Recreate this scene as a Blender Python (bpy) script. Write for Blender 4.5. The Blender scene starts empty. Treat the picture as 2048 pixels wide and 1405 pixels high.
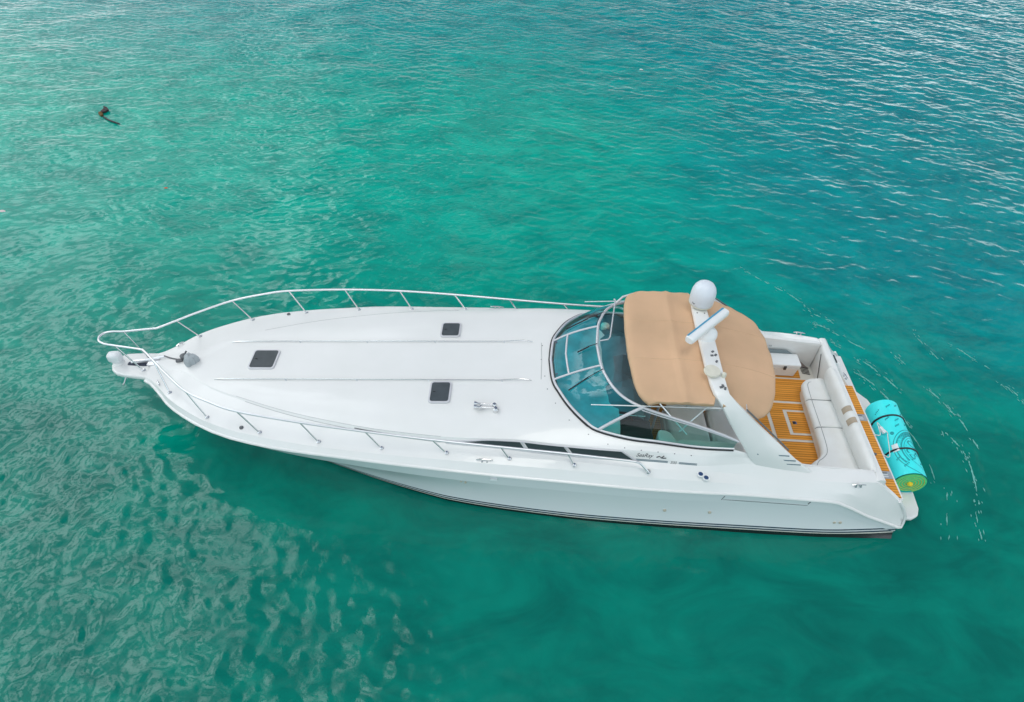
import bpy, bmesh, math, random
import numpy as np
from mathutils import Vector, Matrix
random.seed(7); rng = np.random.default_rng(11)
sc = bpy.context.scene
COL = sc.collection
rad = math.radians

# ------------------------------------------------------------------ camera
cd = bpy.data.cameras.new("camera"); cam = bpy.data.objects.new("camera", cd); COL.objects.link(cam)
cd.sensor_fit = 'HORIZONTAL'; cd.sensor_width = 36.0; cd.lens = 1342.825 / 2048 * 36.0
cd.clip_start = 0.1; cd.clip_end = 6000
Rr = Vector((0.99819, 0.0374, 0.0469)).normalized()
Fw = Vector((0.00549, 0.7142, -0.69994)).normalized()
Up = Rr.cross(Fw).normalized(); Rr = Fw.cross(Up).normalized()
M = Matrix((Rr, Up, -Fw)).transposed().to_4x4(); M.translation = (7.326, -9.264, 11.434)
cam.matrix_world = M
sc.camera = cam

# ------------------------------------------------------------------ sky, sun, exposure
REAR = 6.8                             # brightness of the overcast behind the camera
SUN_EL, SUN_AZ = 76.0, 165.0          # veiled sun, almost overhead (azimuth from +Y towards +X)
w = bpy.data.worlds.new("World"); sc.world = w; w.use_nodes = True
nt = w.node_tree; N = nt.nodes; L = nt.links; N.clear()
out = N.new('ShaderNodeOutputWorld'); bg = N.new('ShaderNodeBackground'); bg.inputs[1].default_value = 0.10
sky = N.new('ShaderNodeTexSky'); sky.sky_type = 'NISHITA'; sky.sun_disc = False
sky.sun_elevation = rad(SUN_EL); sky.sun_rotation = rad(SUN_AZ); sky.air_density = 1.0; sky.dust_density = 1.5
tc = N.new('ShaderNodeTexCoord'); sep = N.new('ShaderNodeSeparateXYZ'); L.new(tc.outputs['Generated'], sep.inputs[0])
def mth(op, a, b=None, c=None, tree=None):
    n = (tree or nt).nodes.new('ShaderNodeMath'); n.operation = op
    for i, v in enumerate((a, b, c)):
        if v is None: continue
        if isinstance(v, (int, float)): n.inputs[i].default_value = v
        else: (tree or nt).links.new(v, n.inputs[i])
    return n.outputs[0]
def sstep(x, a, b, tree=None):
    n = (tree or nt).nodes.new('ShaderNodeMapRange'); n.interpolation_type = 'SMOOTHSTEP'
    (tree or nt).links.new(x, n.inputs[0]); n.inputs[1].default_value = a; n.inputs[2].default_value = b
    return n.outputs[0]
mp = N.new('ShaderNodeMapping'); mp.inputs['Scale'].default_value = (1, 1, 1.6); L.new(tc.outputs['Generated'], mp.inputs[0])
cn = N.new('ShaderNodeTexNoise'); cn.inputs['Scale'].default_value = 2.3; cn.inputs['Detail'].default_value = 7; cn.inputs['Roughness'].default_value = .55
L.new(mp.outputs[0], cn.inputs['Vector'])
X_, Y_, Z_ = sep.outputs
# high overcast behind and overhead, a bright bank high to the left, a bright veil low on the right, a clear break ahead
fn = N.new('ShaderNodeTexNoise'); fn.inputs['Scale'].default_value = 5.5; fn.inputs['Detail'].default_value = 6; L.new(mp.outputs[0], fn.inputs['Vector'])
def nz(a): return mth('MULTIPLY', mth('SUBTRACT', cn.outputs['Fac'], .5), a)
front = sstep(mth('ADD', Y_, nz(.3)), -0.16, 0.10)
left = sstep(mth('ADD', X_, nz(.9)), -0.02, -0.56)
high = sstep(mth('ADD', Z_, nz(.3)), 0.42, 0.64)
right = mth('MULTIPLY', sstep(mth('ADD', X_, nz(.5)), 0.16, 0.46), sstep(mth('ADD', Z_, nz(.2)), 0.34, 0.10))
rear_v = mth('MULTIPLY', mth('MULTIPLY', mth('SUBTRACT', 1.0, front), mth('ADD', REAR, nz(8.0))), mth('SUBTRACT', 2.4, mth('MULTIPLY', sstep(Z_, .0, .9), 1.65)))
lefth = sstep(mth('ADD', X_, nz(.8)), 0.0, -0.34)
left_v = mth('MULTIPLY', front, mth('ADD', mth('MULTIPLY', left, 7.6), mth('MULTIPLY', mth('MULTIPLY', mth('MULTIPLY', high, lefth), 40.0), mth('ADD', .04, sstep(fn.outputs['Fac'], .47, .53)))))
right_v = mth('MULTIPLY', mth('MULTIPLY', front, right), 11.0)
low_v = mth('MULTIPLY', mth('MULTIPLY', front, sstep(Z_, 0.42, 0.18)), 6.5)
wisp = mth('MULTIPLY', mth('MULTIPLY', front, sstep(fn.outputs['Fac'], .50, .58)), mth('ADD', .35, mth('MULTIPLY', .65, sstep(Z_, .85, .55))))
cb = mth('ADD', mth('ADD', mth('ADD', rear_v, left_v), mth('ADD', right_v, low_v)), mth('MULTIPLY', wisp, 4.0))
cm = mth('MINIMUM', mth('ADD', mth('SUBTRACT', 1.0, front), mth('MULTIPLY', front, mth('MAXIMUM', left, mth('MAXIMUM', right, mth('MAXIMUM', wisp, mth('MULTIPLY', sstep(Z_, 0.42, 0.18), .7)))))), 1.0)
comb = N.new('ShaderNodeCombineColor'); L.new(mth('MULTIPLY', cb, mth('ADD', .80, mth('MULTIPLY', front, .14))), comb.inputs[0]); L.new(mth('MULTIPLY', cb, mth('ADD', .92, mth('MULTIPLY', front, .06))), comb.inputs[1]); L.new(cb, comb.inputs[2])
mx = N.new('ShaderNodeMix'); mx.data_type = 'RGBA'
L.new(cm, mx.inputs['Factor']); L.new(sky.outputs[0], mx.inputs['A']); L.new(comb.outputs[0], mx.inputs['B'])
L.new(mx.outputs['Result'], bg.inputs[0]); L.new(bg.outputs[0], out.inputs[0])

sd = bpy.data.lights.new("sun", 'SUN'); sd.energy = 0.70; sd.angle = rad(24); sd.color = (1, .96, .9)
so = bpy.data.objects.new("sun", sd); COL.objects.link(so); so.location = (20, 30, 40)
sdir = Vector((math.sin(rad(SUN_AZ)) * math.cos(rad(SUN_EL)), math.cos(rad(SUN_AZ)) * math.cos(rad(SUN_EL)), math.sin(rad(SUN_EL))))
so.rotation_euler = (-sdir).to_track_quat('-Z', 'Y').to_euler()
sc.view_settings.view_transform = 'Standard'; sc.view_settings.look = 'None'
sc.view_settings.exposure = 0.0; sc.view_settings.gamma = 1.0
sc.cycles.max_bounces = 8; sc.cycles.transparent_max_bounces = 12

# ------------------------------------------------------------------ helpers
def I(*pts):
    """monotone cubic through (x, v) points"""
    p = np.array(sorted(pts), float); x, v = p[:, 0], p[:, 1]; h = np.diff(x); d = np.diff(v) / h
    m = np.zeros_like(v); m[0], m[-1] = d[0], d[-1]
    for i in range(1, len(v) - 1):
        if d[i - 1] * d[i] > 0:
            a, b = 2 * h[i] + h[i - 1], h[i] + 2 * h[i - 1]; m[i] = (a + b) / (a / d[i - 1] + b / d[i])
    def f(q):
        q = np.clip(q, x[0], x[-1]); i = np.clip(np.searchsorted(x, q) - 1, 0, len(x) - 2)
        t = (q - x[i]) / h[i]
        return ((1 + 2 * t) * (1 - t) ** 2 * v[i] + t * (1 - t) ** 2 * h[i] * m[i] + t * t * (3 - 2 * t) * v[i + 1] + t * t * (t - 1) * h[i] * m[i + 1])
    return f
def spline(pts, n=8, closed=False):
    """Catmull-Rom through 3D points"""
    P = [np.array(p, float) for p in pts]; k = len(P); o = []
    rg = range(k) if closed else range(k - 1)
    for i in rg:
        if closed: a, b, c, d = P[i - 1], P[i], P[(i + 1) % k], P[(i + 2) % k]
        else: a, b, c, d = P[max(i - 1, 0)], P[i], P[i + 1], P[min(i + 2, k - 1)]
        for j in range(n):
            t = j / n
            o.append(.5 * ((2 * b) + (c - a) * t + (2 * a - 5 * b + 4 * c - d) * t * t + (3 * b - a - 3 * c + d) * t ** 3))
    if not closed: o.append(P[-1])
    return o
class MB:
    def __init__(s): s.v = []; s.f = []; s.m = []; s.mi = 0
    def add(s, v, f):
        o = len(s.v); s.v += [tuple(map(float, q)) for q in v]; s.f += [tuple(i + o for i in q) for q in f]; s.m += [s.mi] * len(f); return s
    def grid(s, rows, cu=False, cv=False, flip=False):
        r, c = len(rows), len(rows[0]); v = [p for row in rows for p in row]; f = []
        for i in range(r if cu else r - 1):
            for j in range(c if cv else c - 1):
                a, b = i * c + j, i * c + (j + 1) % c; i2 = (i + 1) % r
                q = (a, b, i2 * c + (j + 1) % c, i2 * c + j); f.append(q[::-1] if flip else q)
        return s.add(v, f)
    def box(s, c, size, rz=0.0):
        x, y, z = [q / 2 for q in size]; R_ = Matrix.Rotation(rz, 3, 'Z')
        v = [Vector(c) + R_ @ Vector((sx * x, sy * y, sz * z)) for sz in (-1, 1) for sy in (-1, 1) for sx in (-1, 1)]
        return s.add(v, [(0, 2, 3, 1), (4, 5, 7, 6), (0, 1, 5, 4), (2, 6, 7, 3), (0, 4, 6, 2), (1, 3, 7, 5)])
    def tube(s, pts, r, n=8, closed=False, cap=True):
        P = [Vector(p) for p in pts]; k = len(P); rr = r if hasattr(r, '__len__') else [r] * k
        rings = []; ref = None
        for i in range(k):
            a = P[(i - 1) % k] if closed else P[max(i - 1, 0)]; b = P[(i + 1) % k] if closed else P[min(i + 1, k - 1)]
            t = (b - a).normalized()
            if ref is None: ref = t.orthogonal().normalized()
            ref = (ref - t * ref.dot(t)).normalized(); q = t.cross(ref)
            rings.append([P[i] + (ref * math.cos(2 * math.pi * j / n) + q * math.sin(2 * math.pi * j / n)) * rr[i] for j in range(n)])
        o = len(s.v); s.grid(rings, cu=closed, cv=True, flip=False)
        if cap and not closed:
            s.f += [tuple(o + j for j in range(n)), tuple(o + (k - 1) * n + j for j in reversed(range(n)))]; s.m += [s.mi] * 2
        return s
    def lathe(s, c, prof, n=24, axis='Z'):
        c = Vector(c); rings = []
        for r, h in prof:
            ring = []
            for j in range(n):
                a = 2 * math.pi * j / n; x, y = r * math.cos(a), r * math.sin(a)
                ring.append(c + (Vector((x, y, h)) if axis == 'Z' else Vector((x, h, -y)) if axis == 'Y' else Vector((h, x, y))))
            rings.append(ring)
        o = len(s.v); s.grid(rings, cv=True)
        s.f += [tuple(o + j for j in reversed(range(n))), tuple(o + (len(prof) - 1) * n + j for j in range(n))]; s.m += [s.mi] * 2
        return s
    def prism(s, poly, z0, z1):
        """poly: list of (x, y); vertical extrusion"""
        k = len(poly); v = [(x, y, z0) for x, y in poly] + [(x, y, z1) for x, y in poly]
        return s.add(v, [tuple(reversed(range(k))), tuple(range(k, 2 * k))] + [(i, (i + 1) % k, k + (i + 1) % k, k + i) for i in range(k)])
    def slab(s, pts, d):
        """planar 3D polygon thickened by vector d"""
        k = len(pts); d = Vector(d); v = [Vector(p) for p in pts] + [Vector(p) + d for p in pts]
        return s.add(v, [tuple(reversed(range(k))), tuple(range(k, 2 * k))] + [(i, (i + 1) % k, k + (i + 1) % k, k + i) for i in range(k)])
    def mirror(s):
        n = len(s.v); fm = len(s.f); s.v += [(x, -y, z) for x, y, z in s.v]; s.f += [tuple(i + n for i in reversed(f)) for f in s.f[:fm]]; s.m += s.m[:fm]; return s
    def build(s, name, mat, parent=None, smooth=True, angle=38, bevel=0, seg=2, solid=0, subsurf=0):
        me = bpy.data.meshes.new(name); me.from_pydata(s.v, [], s.f); me.update()
        for mm in (mat if isinstance(mat, (list, tuple)) else [mat]): me.materials.append(mm)
        if any(s.m): me.polygons.foreach_set('material_index', s.m)
        bm = bmesh.new(); bm.from_mesh(me); bmesh.ops.remove_doubles(bm, verts=bm.verts, dist=1e-5); bmesh.ops.recalc_face_normals(bm, faces=bm.faces); bm.to_mesh(me); bm.free()
        if smooth:
            me.polygons.foreach_set('use_smooth', [True] * len(me.polygons)); me.set_sharp_from_angle(angle=rad(angle))
        ob = bpy.data.objects.new(name, me); COL.objects.link(ob)
        if parent is not None:
            ob.parent = parent
            if parent.parent is None: ob.location = -parent.location
        if solid:
            q = ob.modifiers.new('solid', 'SOLIDIFY'); q.thickness = solid; q.offset = 0
        if bevel:
            q = ob.modifiers.new('bevel', 'BEVEL'); q.width = bevel; q.segments = seg; q.limit_method = 'ANGLE'; q.angle_limit = rad(35); q.harden_normals = False
        if subsurf:
            q = ob.modifiers.new('subsurf', 'SUBSURF'); q.levels = q.render_levels = subsurf
        return ob
def thing(name, loc, label, cat, group=None):
    o = bpy.data.objects.new(name, None); COL.objects.link(o); o.location = loc; o.empty_display_size = .3
    o['label'] = label; o['category'] = cat
    if group: o['group'] = group
    return o
def tag(o, label, cat, group=None):
    o['label'] = label; o['category'] = cat
    if group: o['group'] = group
    return o
def rrect(cx, cy, sx, sy, r, n=5, rot=0.0):
    o = []
    for qx, qy, a0 in ((1, 1, 0), (-1, 1, 90), (-1, -1, 180), (1, -1, 270)):
        for j in range(n + 1):
            a = rad(a0 + 90 * j / n); o.append((qx * (sx / 2 - r) + r * math.cos(a), qy * (sy / 2 - r) + r * math.sin(a)))
    c_, s_ = math.cos(rot), math.sin(rot)
    return [(cx + x * c_ - y * s_, cy + x * s_ + y * c_) for x, y in o]
def text_geo(s, size=1.0, shear=0.0, res=3, offset=0.0):
    cu = bpy.data.curves.new('t', 'FONT'); cu.body = s; cu.size = size; cu.shear = shear; cu.resolution_u = res; cu.align_x = 'CENTER'; cu.offset = offset
    ob = bpy.data.objects.new('t', cu); COL.objects.link(ob)
    bpy.context.view_layer.update()
    me = ob.to_mesh(); v = [tuple(q.co) for q in me.vertices]; f = [tuple(p.vertices) for p in me.polygons]
    ob.to_mesh_clear(); bpy.data.objects.remove(ob); bpy.data.curves.remove(cu)
    return v, f

# ------------------------------------------------------------------ materials
def mat(name, col, rough=.5, metal=0, coat=0, spec=.5, var=0, vscale=3.0, bump=0, bscale=60, tint=None, ior=1.45):
    m = bpy.data.materials.new(name); m.use_nodes = True; t = m.node_tree; b = t.nodes['Principled BSDF']
    b.inputs['Base Color'].default_value = (*col, 1); b.inputs['Roughness'].default_value = rough; b.inputs['Metallic'].default_value = metal
    b.inputs['Coat Weight'].default_value = coat; b.inputs['Specular IOR Level'].default_value = spec; b.inputs['IOR'].default_value = ior
    tcn = t.nodes.new('ShaderNodeNewGeometry')
    if var:
        n = t.nodes.new('ShaderNodeTexNoise'); n.inputs['Scale'].default_value = vscale; n.inputs['Detail'].default_value = 5
        t.links.new(tcn.outputs['Position'], n.inputs['Vector'])
        r = t.nodes.new('ShaderNodeValToRGB'); r.color_ramp.elements[0].position = .3; r.color_ramp.elements[1].position = .7
        lo = tint or tuple(c * (1 - var) for c in col)
        r.color_ramp.elements[0].color = (*lo, 1); r.color_ramp.elements[1].color = (*col, 1)
        t.links.new(n.outputs['Fac'], r.inputs[0]); t.links.new(r.outputs[0], b.inputs['Base Color'])
    if bump:
        n = t.nodes.new('ShaderNodeTexNoise'); n.inputs['Scale'].default_value = bscale; n.inputs['Detail'].default_value = 3
        t.links.new(tcn.outputs['Position'], n.inputs['Vector'])
        q = t.nodes.new('ShaderNodeBump'); q.inputs['Strength'].default_value = bump; q.inputs['Distance'].default_value = .01
        t.links.new(n.outputs['Fac'], q.inputs['Height']); t.links.new(q.outputs[0], b.inputs['Normal'])
    return m
M_gel = mat('white_gelcoat', (.80, .80, .79), .28, coat=.3, var=.04, vscale=1.3, tint=(.765, .77, .755))
M_gel2 = mat('ivory_gelcoat', (.74, .71, .64), .35, var=.06, vscale=4)
M_nonskid = mat('nonskid_gelcoat', (.79, .79, .785), .5, bump=.15, bscale=260, var=.03, vscale=2.0)
M_steel = mat('polished_steel', (.72, .72, .73), .16, metal=1)
M_steelrail = mat('brushed_rail', (.80, .80, .82), .32, metal=.85)
M_alu = mat('white_aluminium', (.62, .62, .65), .35, metal=.25)
M_canvas = mat('tan_canvas', (.85, .565, .36), .85, spec=.15, var=.10, vscale=1.1, bump=.25, bscale=300, tint=(.71, .48, .305))
t = M_canvas.node_tree; tl = t.nodes.new('ShaderNodeBsdfTranslucent'); tl.inputs[0].default_value = (.72, .48, .30, 1); mxs = t.nodes.new('ShaderNodeMixShader'); mxs.inputs[0].default_value = .22
t.links.new(t.nodes['Principled BSDF'].outputs[0], mxs.inputs[1]); t.links.new(tl.outputs[0], mxs.inputs[2]); t.links.new(mxs.outputs[0], t.nodes['Material Output'].inputs[0])
M_seam = mat('canvas_seam', (.68, .46, .29), .9)
M_vinyl = mat('white_vinyl', (.80, .81, .80), .45, var=.06, vscale=4, tint=(.76, .76, .735), bump=.1, bscale=40)
M_pip = mat('grey_piping', (.22, .23, .24), .6)
M_black = mat('black_rubber', (.015, .016, .018), .5)
M_dark = mat('dark_plastic', (.05, .055, .06), .4)
M_slate = mat('slate_vinyl', (.15, .22, .255), .38, var=.35, vscale=2.5)
M_grey = mat('grey_cover', (.42, .46, .48), .8, var=.15, vscale=14)
M_scuff = mat('grey_hardware', (.16, .17, .18), .5, var=.4, vscale=40)
M_tan2 = mat('tan_patch', (.46, .38, .29), .8, var=.1, vscale=20)
M_hatch = mat('smoked_hatch_acrylic', (.075, .09, .10), .12, spec=.5, var=.25, vscale=5)
M_win = mat('dark_window', (.035, .05, .055), .08, spec=.6)
M_dash = mat('pale_dash', (.74, .78, .78), .5, var=.4, vscale=3)
M_rope = mat('white_rope', (.75, .75, .72), .8)
M_blue = mat('blue_cap', (.02, .06, .16), .3)
M_red = mat('red_light', (.4, .02, .04), .3)
M_stripe_g = mat('grey_blue_stripe', (.13, .20, .24), .4)
M_hullfit = mat('hull_fitting', (.55, .50, .40), .4)
M_cover = mat('white_plastic', (.80, .82, .83), .35)
M_dome = mat('radome_white', (.70, .74, .80), .4)
M_aged = mat('aged_plastic', (.70, .68, .58), .5, var=.1, vscale=8)
M_plate = mat('plate_grey', (.36, .39, .42), .45)
M_bluestripe = mat('blue_stripe', (.05, .30, .48), .4)

# hull: white topsides, two navy boot stripes, black bottom - by height above the water
M_hull = mat('hull_gelcoat', (.80, .815, .83), .2, coat=.4)
t = M_hull.node_tree; b = t.nodes['Principled BSDF']; g = t.nodes.new('ShaderNodeNewGeometry'); sp = t.nodes.new('ShaderNodeSeparateXYZ'); t.links.new(g.outputs['Position'], sp.inputs[0])
r = t.nodes.new('ShaderNodeValToRGB'); r.color_ramp.interpolation = 'CONSTANT'
els = [(0, (.012, .014, .016)), (.12, (.66, .65, .58)), (.165, (.02, .04, .07)), (.235, (.70, .71, .72)), (.295, (.02, .04, .07)), (.365, (.80, .815, .83))]
r.color_ramp.elements[0].color = (*els[0][1], 1); r.color_ramp.elements[1].position = els[1][0]; r.color_ramp.elements[1].color = (*els[1][1], 1)
for p, cc in els[2:]:
    e = r.color_ramp.elements.new(p); e.color = (*cc, 1)
mr = t.nodes.new('ShaderNodeMapRange'); mr.inputs[1].default_value = 0; mr.inputs[2].default_value = .5; t.links.new(mth('SUBTRACT', sp.outputs[2], mth('MULTIPLY', mth('SUBTRACT', sp.outputs[0], 7.0, tree=t), .0065, tree=t), tree=t), mr.inputs[0])
t.links.new(mr.outputs[0], r.inputs[0]); t.links.new(r.outputs[0], b.inputs['Base Color'])

def teak_mat(name, pitch):
    m = bpy.data.materials.new(name); m.use_nodes = True; t = m.node_tree; b = t.nodes['Principled BSDF']
    g = t.nodes.new('ShaderNodeNewGeometry'); s = t.nodes.new('ShaderNodeSeparateXYZ'); t.links.new(g.outputs['Position'], s.inputs[0])
    u = mth('DIVIDE', s.outputs[1], pitch, tree=t); fr = mth('FRACT', u, tree=t); fl = mth('FLOOR', u, tree=t)
    line = mth('LESS_THAN', fr, .17, tree=t)
    wn = t.nodes.new('ShaderNodeTexWhiteNoise'); wn.noise_dimensions = '1D'; t.links.new(fl, wn.inputs['W'])
    mpn = t.nodes.new('ShaderNodeMapping'); mpn.inputs['Scale'].default_value = (3, 60, 1); t.links.new(g.outputs['Position'], mpn.inputs[0])
    n = t.nodes.new('ShaderNodeTexNoise'); n.inputs['Scale'].default_value = 1.0; n.inputs['Detail'].default_value = 4; t.links.new(mpn.outputs[0], n.inputs['Vector'])
    r = t.nodes.new('ShaderNodeValToRGB'); r.color_ramp.elements[0].color = (.60, .24, .034, 1); r.color_ramp.elements[1].color = (.92, .41, .07, 1)
    t.links.new(mth('ADD', mth('MULTIPLY', n.outputs['Fac'], .6, tree=t), mth('MULTIPLY', wn.outputs['Value'], .4, tree=t), tree=t), r.inputs[0])
    mxx = t.nodes.new('ShaderNodeMix'); mxx.data_type = 'RGBA'; t.links.new(line, mxx.inputs['Factor']); t.links.new(r.outputs[0], mxx.inputs['A']); mxx.inputs['B'].default_value = (.27, .10, .014, 1)
    t.links.new(mxx.outputs['Result'], b.inputs['Base Color']); b.inputs['Roughness'].default_value = .7; b.inputs['Specular IOR Level'].default_value = .2
    return m
M_teak = teak_mat('teak_planks', .060)

def glass_mat(name, tint, refl=1.0):
    m = bpy.data.materials.new(name); m.use_nodes = True; t = m.node_tree; t.nodes.clear()
    o = t.nodes.new('ShaderNodeOutputMaterial'); tr = t.nodes.new('ShaderNodeBsdfTransparent'); tr.inputs[0].default_value = (*tint, 1)
    gl = t.nodes.new('ShaderNodeBsdfGlossy'); gl.inputs['Roughness'].default_value = .02
    fr = t.nodes.new('ShaderNodeFresnel'); gm = t.nodes.new('ShaderNodeNewGeometry'); t.links.new(mth('SUBTRACT', 1.5, mth('MULTIPLY', gm.outputs['Backfacing'], 1.5 - 1 / 1.5, tree=t), tree=t), fr.inputs[0])
    mx_ = t.nodes.new('ShaderNodeMixShader'); t.links.new(mth('MULTIPLY', fr.outputs[0], refl, tree=t), mx_.inputs[0]); t.links.new(tr.outputs[0], mx_.inputs[1]); t.links.new(gl.outputs[0], mx_.inputs[2])
    t.links.new(mx_.outputs[0], o.inputs[0]); return m
M_glass = glass_mat('teal_tinted_glass', (.07, .66, .73), 1.1)
M_glass2 = glass_mat('pale_tinted_glass', (.42, .74, .70), 1.0)

# ------------------------------------------------------------------ water
def water():
    nx, ny = 1500, 1120; x0, x1, y0, y1 = -24.0, 46.0, -12.0, 40.0
    dx, dy = (x1 - x0) / nx, (y1 - y0) / ny
    kx = np.fft.fftfreq(nx, dx) * 2 * np.pi; ky = np.fft.fftfreq(ny, dy) * 2 * np.pi
    KX, KY = np.meshgrid(kx, ky); K = np.hypot(KX, KY) + 1e-9; TH = np.arctan2(KY, KX)
    lam = 2 * np.pi / K
    def field(seed, lo, hi, slope, ang=None, spread=2, p=1.0):
        r_ = np.random.default_rng(seed); ph = r_.normal(size=K.shape) + 1j * r_.normal(size=K.shape)
        band = 1 / (1 + (lam / hi) ** 6) / (1 + (lo / lam) ** 6)
        A = band * lam ** p / K
        if ang is not None: A = A * (np.abs(np.cos(TH - ang)) ** spread + .04)
        F = A * ph; h = np.fft.ifft2(F).real
        gx = np.fft.ifft2(1j * KX * F).real; gy = np.fft.ifft2(1j * KY * F).real
        return h * slope / math.sqrt((gx ** 2 + gy ** 2).mean())
    xs = x0 + (np.arange(nx) + .5) * dx; ys = y0 + (np.arange(ny) + .5) * dy
    Xg, Yg = np.meshgrid(xs, ys)
    def sm(v, a, b):
        q = np.clip((v - a) / (b - a), 0, 1); return q * q * (3 - 2 * q)
    warp = field(5, 3, 12, .25)
    Wx, Wy = Xg + 6 * warp, Yg + 6 * warp
    chopA = field(1, .2, 1.0, .095, rad(100), 1.2)      # wind chop, right
    chopB = field(2, .18, .75, .08, rad(80), 2.0)       # wind chop, left
    chopR = field(12, .3, 1.4, .075, rad(68), 3)
    blob = field(3, .19, .68, .13)                    # isotropic ripples near the bow
    soft = field(4, 1.2, 5.0, .035)
    fine = field(6, .13, .42, .09, rad(95), 1)
    far = sm(Wy, 2.0, 9.0)
    rightw = sm(Wx + .35 * (Wy - 5), 11, 20)
    near_left = (1 - sm(Wy, -1.5, 5.5)) * (1 - sm(Wx, 3.5, 9.5))
    near_right = (1 - sm(Wy, -2, 4)) * sm(Wx, 4, 9)
    lee = np.exp(-((Yg + 2.6) / 1.6) ** 2) * sm(Xg, .5, 3) * (1 - sm(Xg, 14, 16))
    H = (chopA * rightw + chopB * (1 - rightw)) * (.30 + .70 * far) + chopR * far * rightw * .5
    H = H * (1 - .45 * near_right) * (1 - .8 * near_left) * (1 - .75 * lee)
    H += blob * near_left * (1 - .85 * lee) * .95 + blob * near_right * .35 * (1 - .6 * lee)
    H += soft * (.7 + .3 * far) * (1 - .5 * lee) + fine * (.45 + .55 * far) * (1 - .5 * near_right) * (1 - .5 * near_left)
    # ripples thrown off the stern (left by the turning boat): rows of low curved ridges with a little foam on their crests
    arcs = [[(13.8, 6.37), (14.07, 5.98), (14.45, 5.62), (14.87, 5.26), (15.17, 4.93), (15.35, 4.56), (15.78, 4.23)], [(15.15, 4.1), (15.44, 4.01), (15.83, 3.64), (16.34, 3.2)], [(16.0, 2.85), (16.21, 2.7), (16.44, 2.31), (16.65, 1.88)], [(15.71, 2.42), (15.99, 2.17), (16.2, 1.75), (16.37, 1.16), (16.47, 0.68)], [(17.35, 2.02), (17.56, 1.52), (17.64, 1.21), (17.76, 0.86), (17.79, 0.18)], [(17.24, 0.6), (17.35, 0.32), (17.41, -0.02), (17.33, -0.59), (17.14, -1.28)], [(19.29, 2.24), (19.49, 2.06), (19.55, 1.68), (19.6, 1.2)], [(17.09, -1.16), (16.94, -1.64), (16.82, -2.1)], [(17.88, 4.09), (17.9, 3.52), (18.07, 2.99)], [(16.28, 1.06), (16.4, 0.63), (16.52, -0.06), (16.47, -0.71)], [(16.6, -1.02), (16.35, -1.57), (16.11, -2.2)], [(15.45, 3.5), (15.59, 3.4), (15.71, 3.21)], [(18.64, 3.58), (18.92, 3.21), (19.25, 2.83)], [(16.94, 3.16), (17.04, 2.94), (17.15, 2.74)]]
    wob = field(10, .3, 1.5, 1.0); wob /= wob.std(); wid = field(21, .15, .8, 1.0); wid /= wid.std()
    swells = [[(13.8, 6.4), (14.9, 5.26), (15.8, 4.2), (16.5, 3.2), (17.1, 2.2), (17.5, 1.2), (17.6, .2), (17.5, -.8), (17.2, -1.8), (16.8, -2.6)], [(15.15, 4.1), (15.83, 3.64), (16.34, 3.2), (16.65, 2.4), (16.85, 1.6), (16.95, .7), (16.9, -.2), (16.7, -1.1)], [(15.7, 2.42), (16.2, 1.75), (16.45, .7), (16.5, -.3), (16.3, -1.3)], [(15.6, 6.2), (16.9, 4.9), (17.8, 3.6), (18.4, 2.2), (18.7, .8), (18.6, -.8), (18.2, -2.2)]]
    for ai, a in enumerate(arcs + swells):
        P = np.array([p[:2] for p in spline([(q[0], q[1], 0) for q in a], 10)])
        ix0, ix1 = np.searchsorted(xs, P[:, 0].min() - 1), np.searchsorted(xs, P[:, 0].max() + 1)
        iy0, iy1 = np.searchsorted(ys, P[:, 1].min() - 1), np.searchsorted(ys, P[:, 1].max() + 1)
        sx, sy = Xg[iy0:iy1, ix0:ix1] + .04 * wob[iy0:iy1, ix0:ix1], Yg[iy0:iy1, ix0:ix1]
        D = np.full(sx.shape, 9.0); T = np.zeros(sx.shape)
        for i in range(len(P) - 1):
            ax, ay = P[i]; ex, ey = P[i + 1] - P[i]; t_ = np.clip(((sx - ax) * ex + (sy - ay) * ey) / (ex * ex + ey * ey), 0, 1)
            d = np.hypot(sx - ax - t_ * ex, sy - ay - t_ * ey); T = np.where(d < D, (i + t_) / (len(P) - 1), T); D = np.minimum(D, d)
        env = np.clip(np.sin(np.pi * np.clip(T * .94 + .03, 0, 1)), 0, 1) ** .6
        H[iy0:iy1, ix0:ix1] += .012 * np.exp(-(D / .11) ** 2) * env
    edge = np.minimum.reduce([sm(Xg, x0, x0 + 3), 1 - sm(Xg, x1 - 3, x1), sm(Yg, y0, y0 + 2), 1 - sm(Yg, y1 - 3, y1)])
    H *= edge
    # foam streaks: thin ragged ribbons lying on the crests of those ripples
    fb = MB(); r_ = np.random.default_rng(31)
    def hgt(x, y): return float(H[int(np.clip((y - y0) / dy - .5, 0, ny - 1)), int(np.clip((x - x0) / dx - .5, 0, nx - 1))])
    def streak(P, wmax, gap):
        P = np.array([p[:2] for p in spline([(q[0], q[1], 0) for q in P], 14)]); n_ = len(P); run = []; on = True; left_n = r_.integers(2, 7)
        def flush():
            if len(run) > 2:
                rows_ = []
                for k_, (p, nrm) in enumerate(run):
                    u = k_ / (len(run) - 1); w_ = wmax * (.25 + .75 * r_.random()) * math.sin(math.pi * (u * .9 + .05)) + .003; o_ = r_.normal() * .004
                    z_ = hgt(*p) + .008; rows_.append([(p[0] + nrm[0] * (o_ - w_), p[1] + nrm[1] * (o_ - w_), z_ - .004), (p[0] + nrm[0] * o_, p[1] + nrm[1] * o_, z_ + .006), (p[0] + nrm[0] * (o_ + w_), p[1] + nrm[1] * (o_ + w_), z_ - .004)])
                fb.grid(rows_)
            run.clear()
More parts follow.
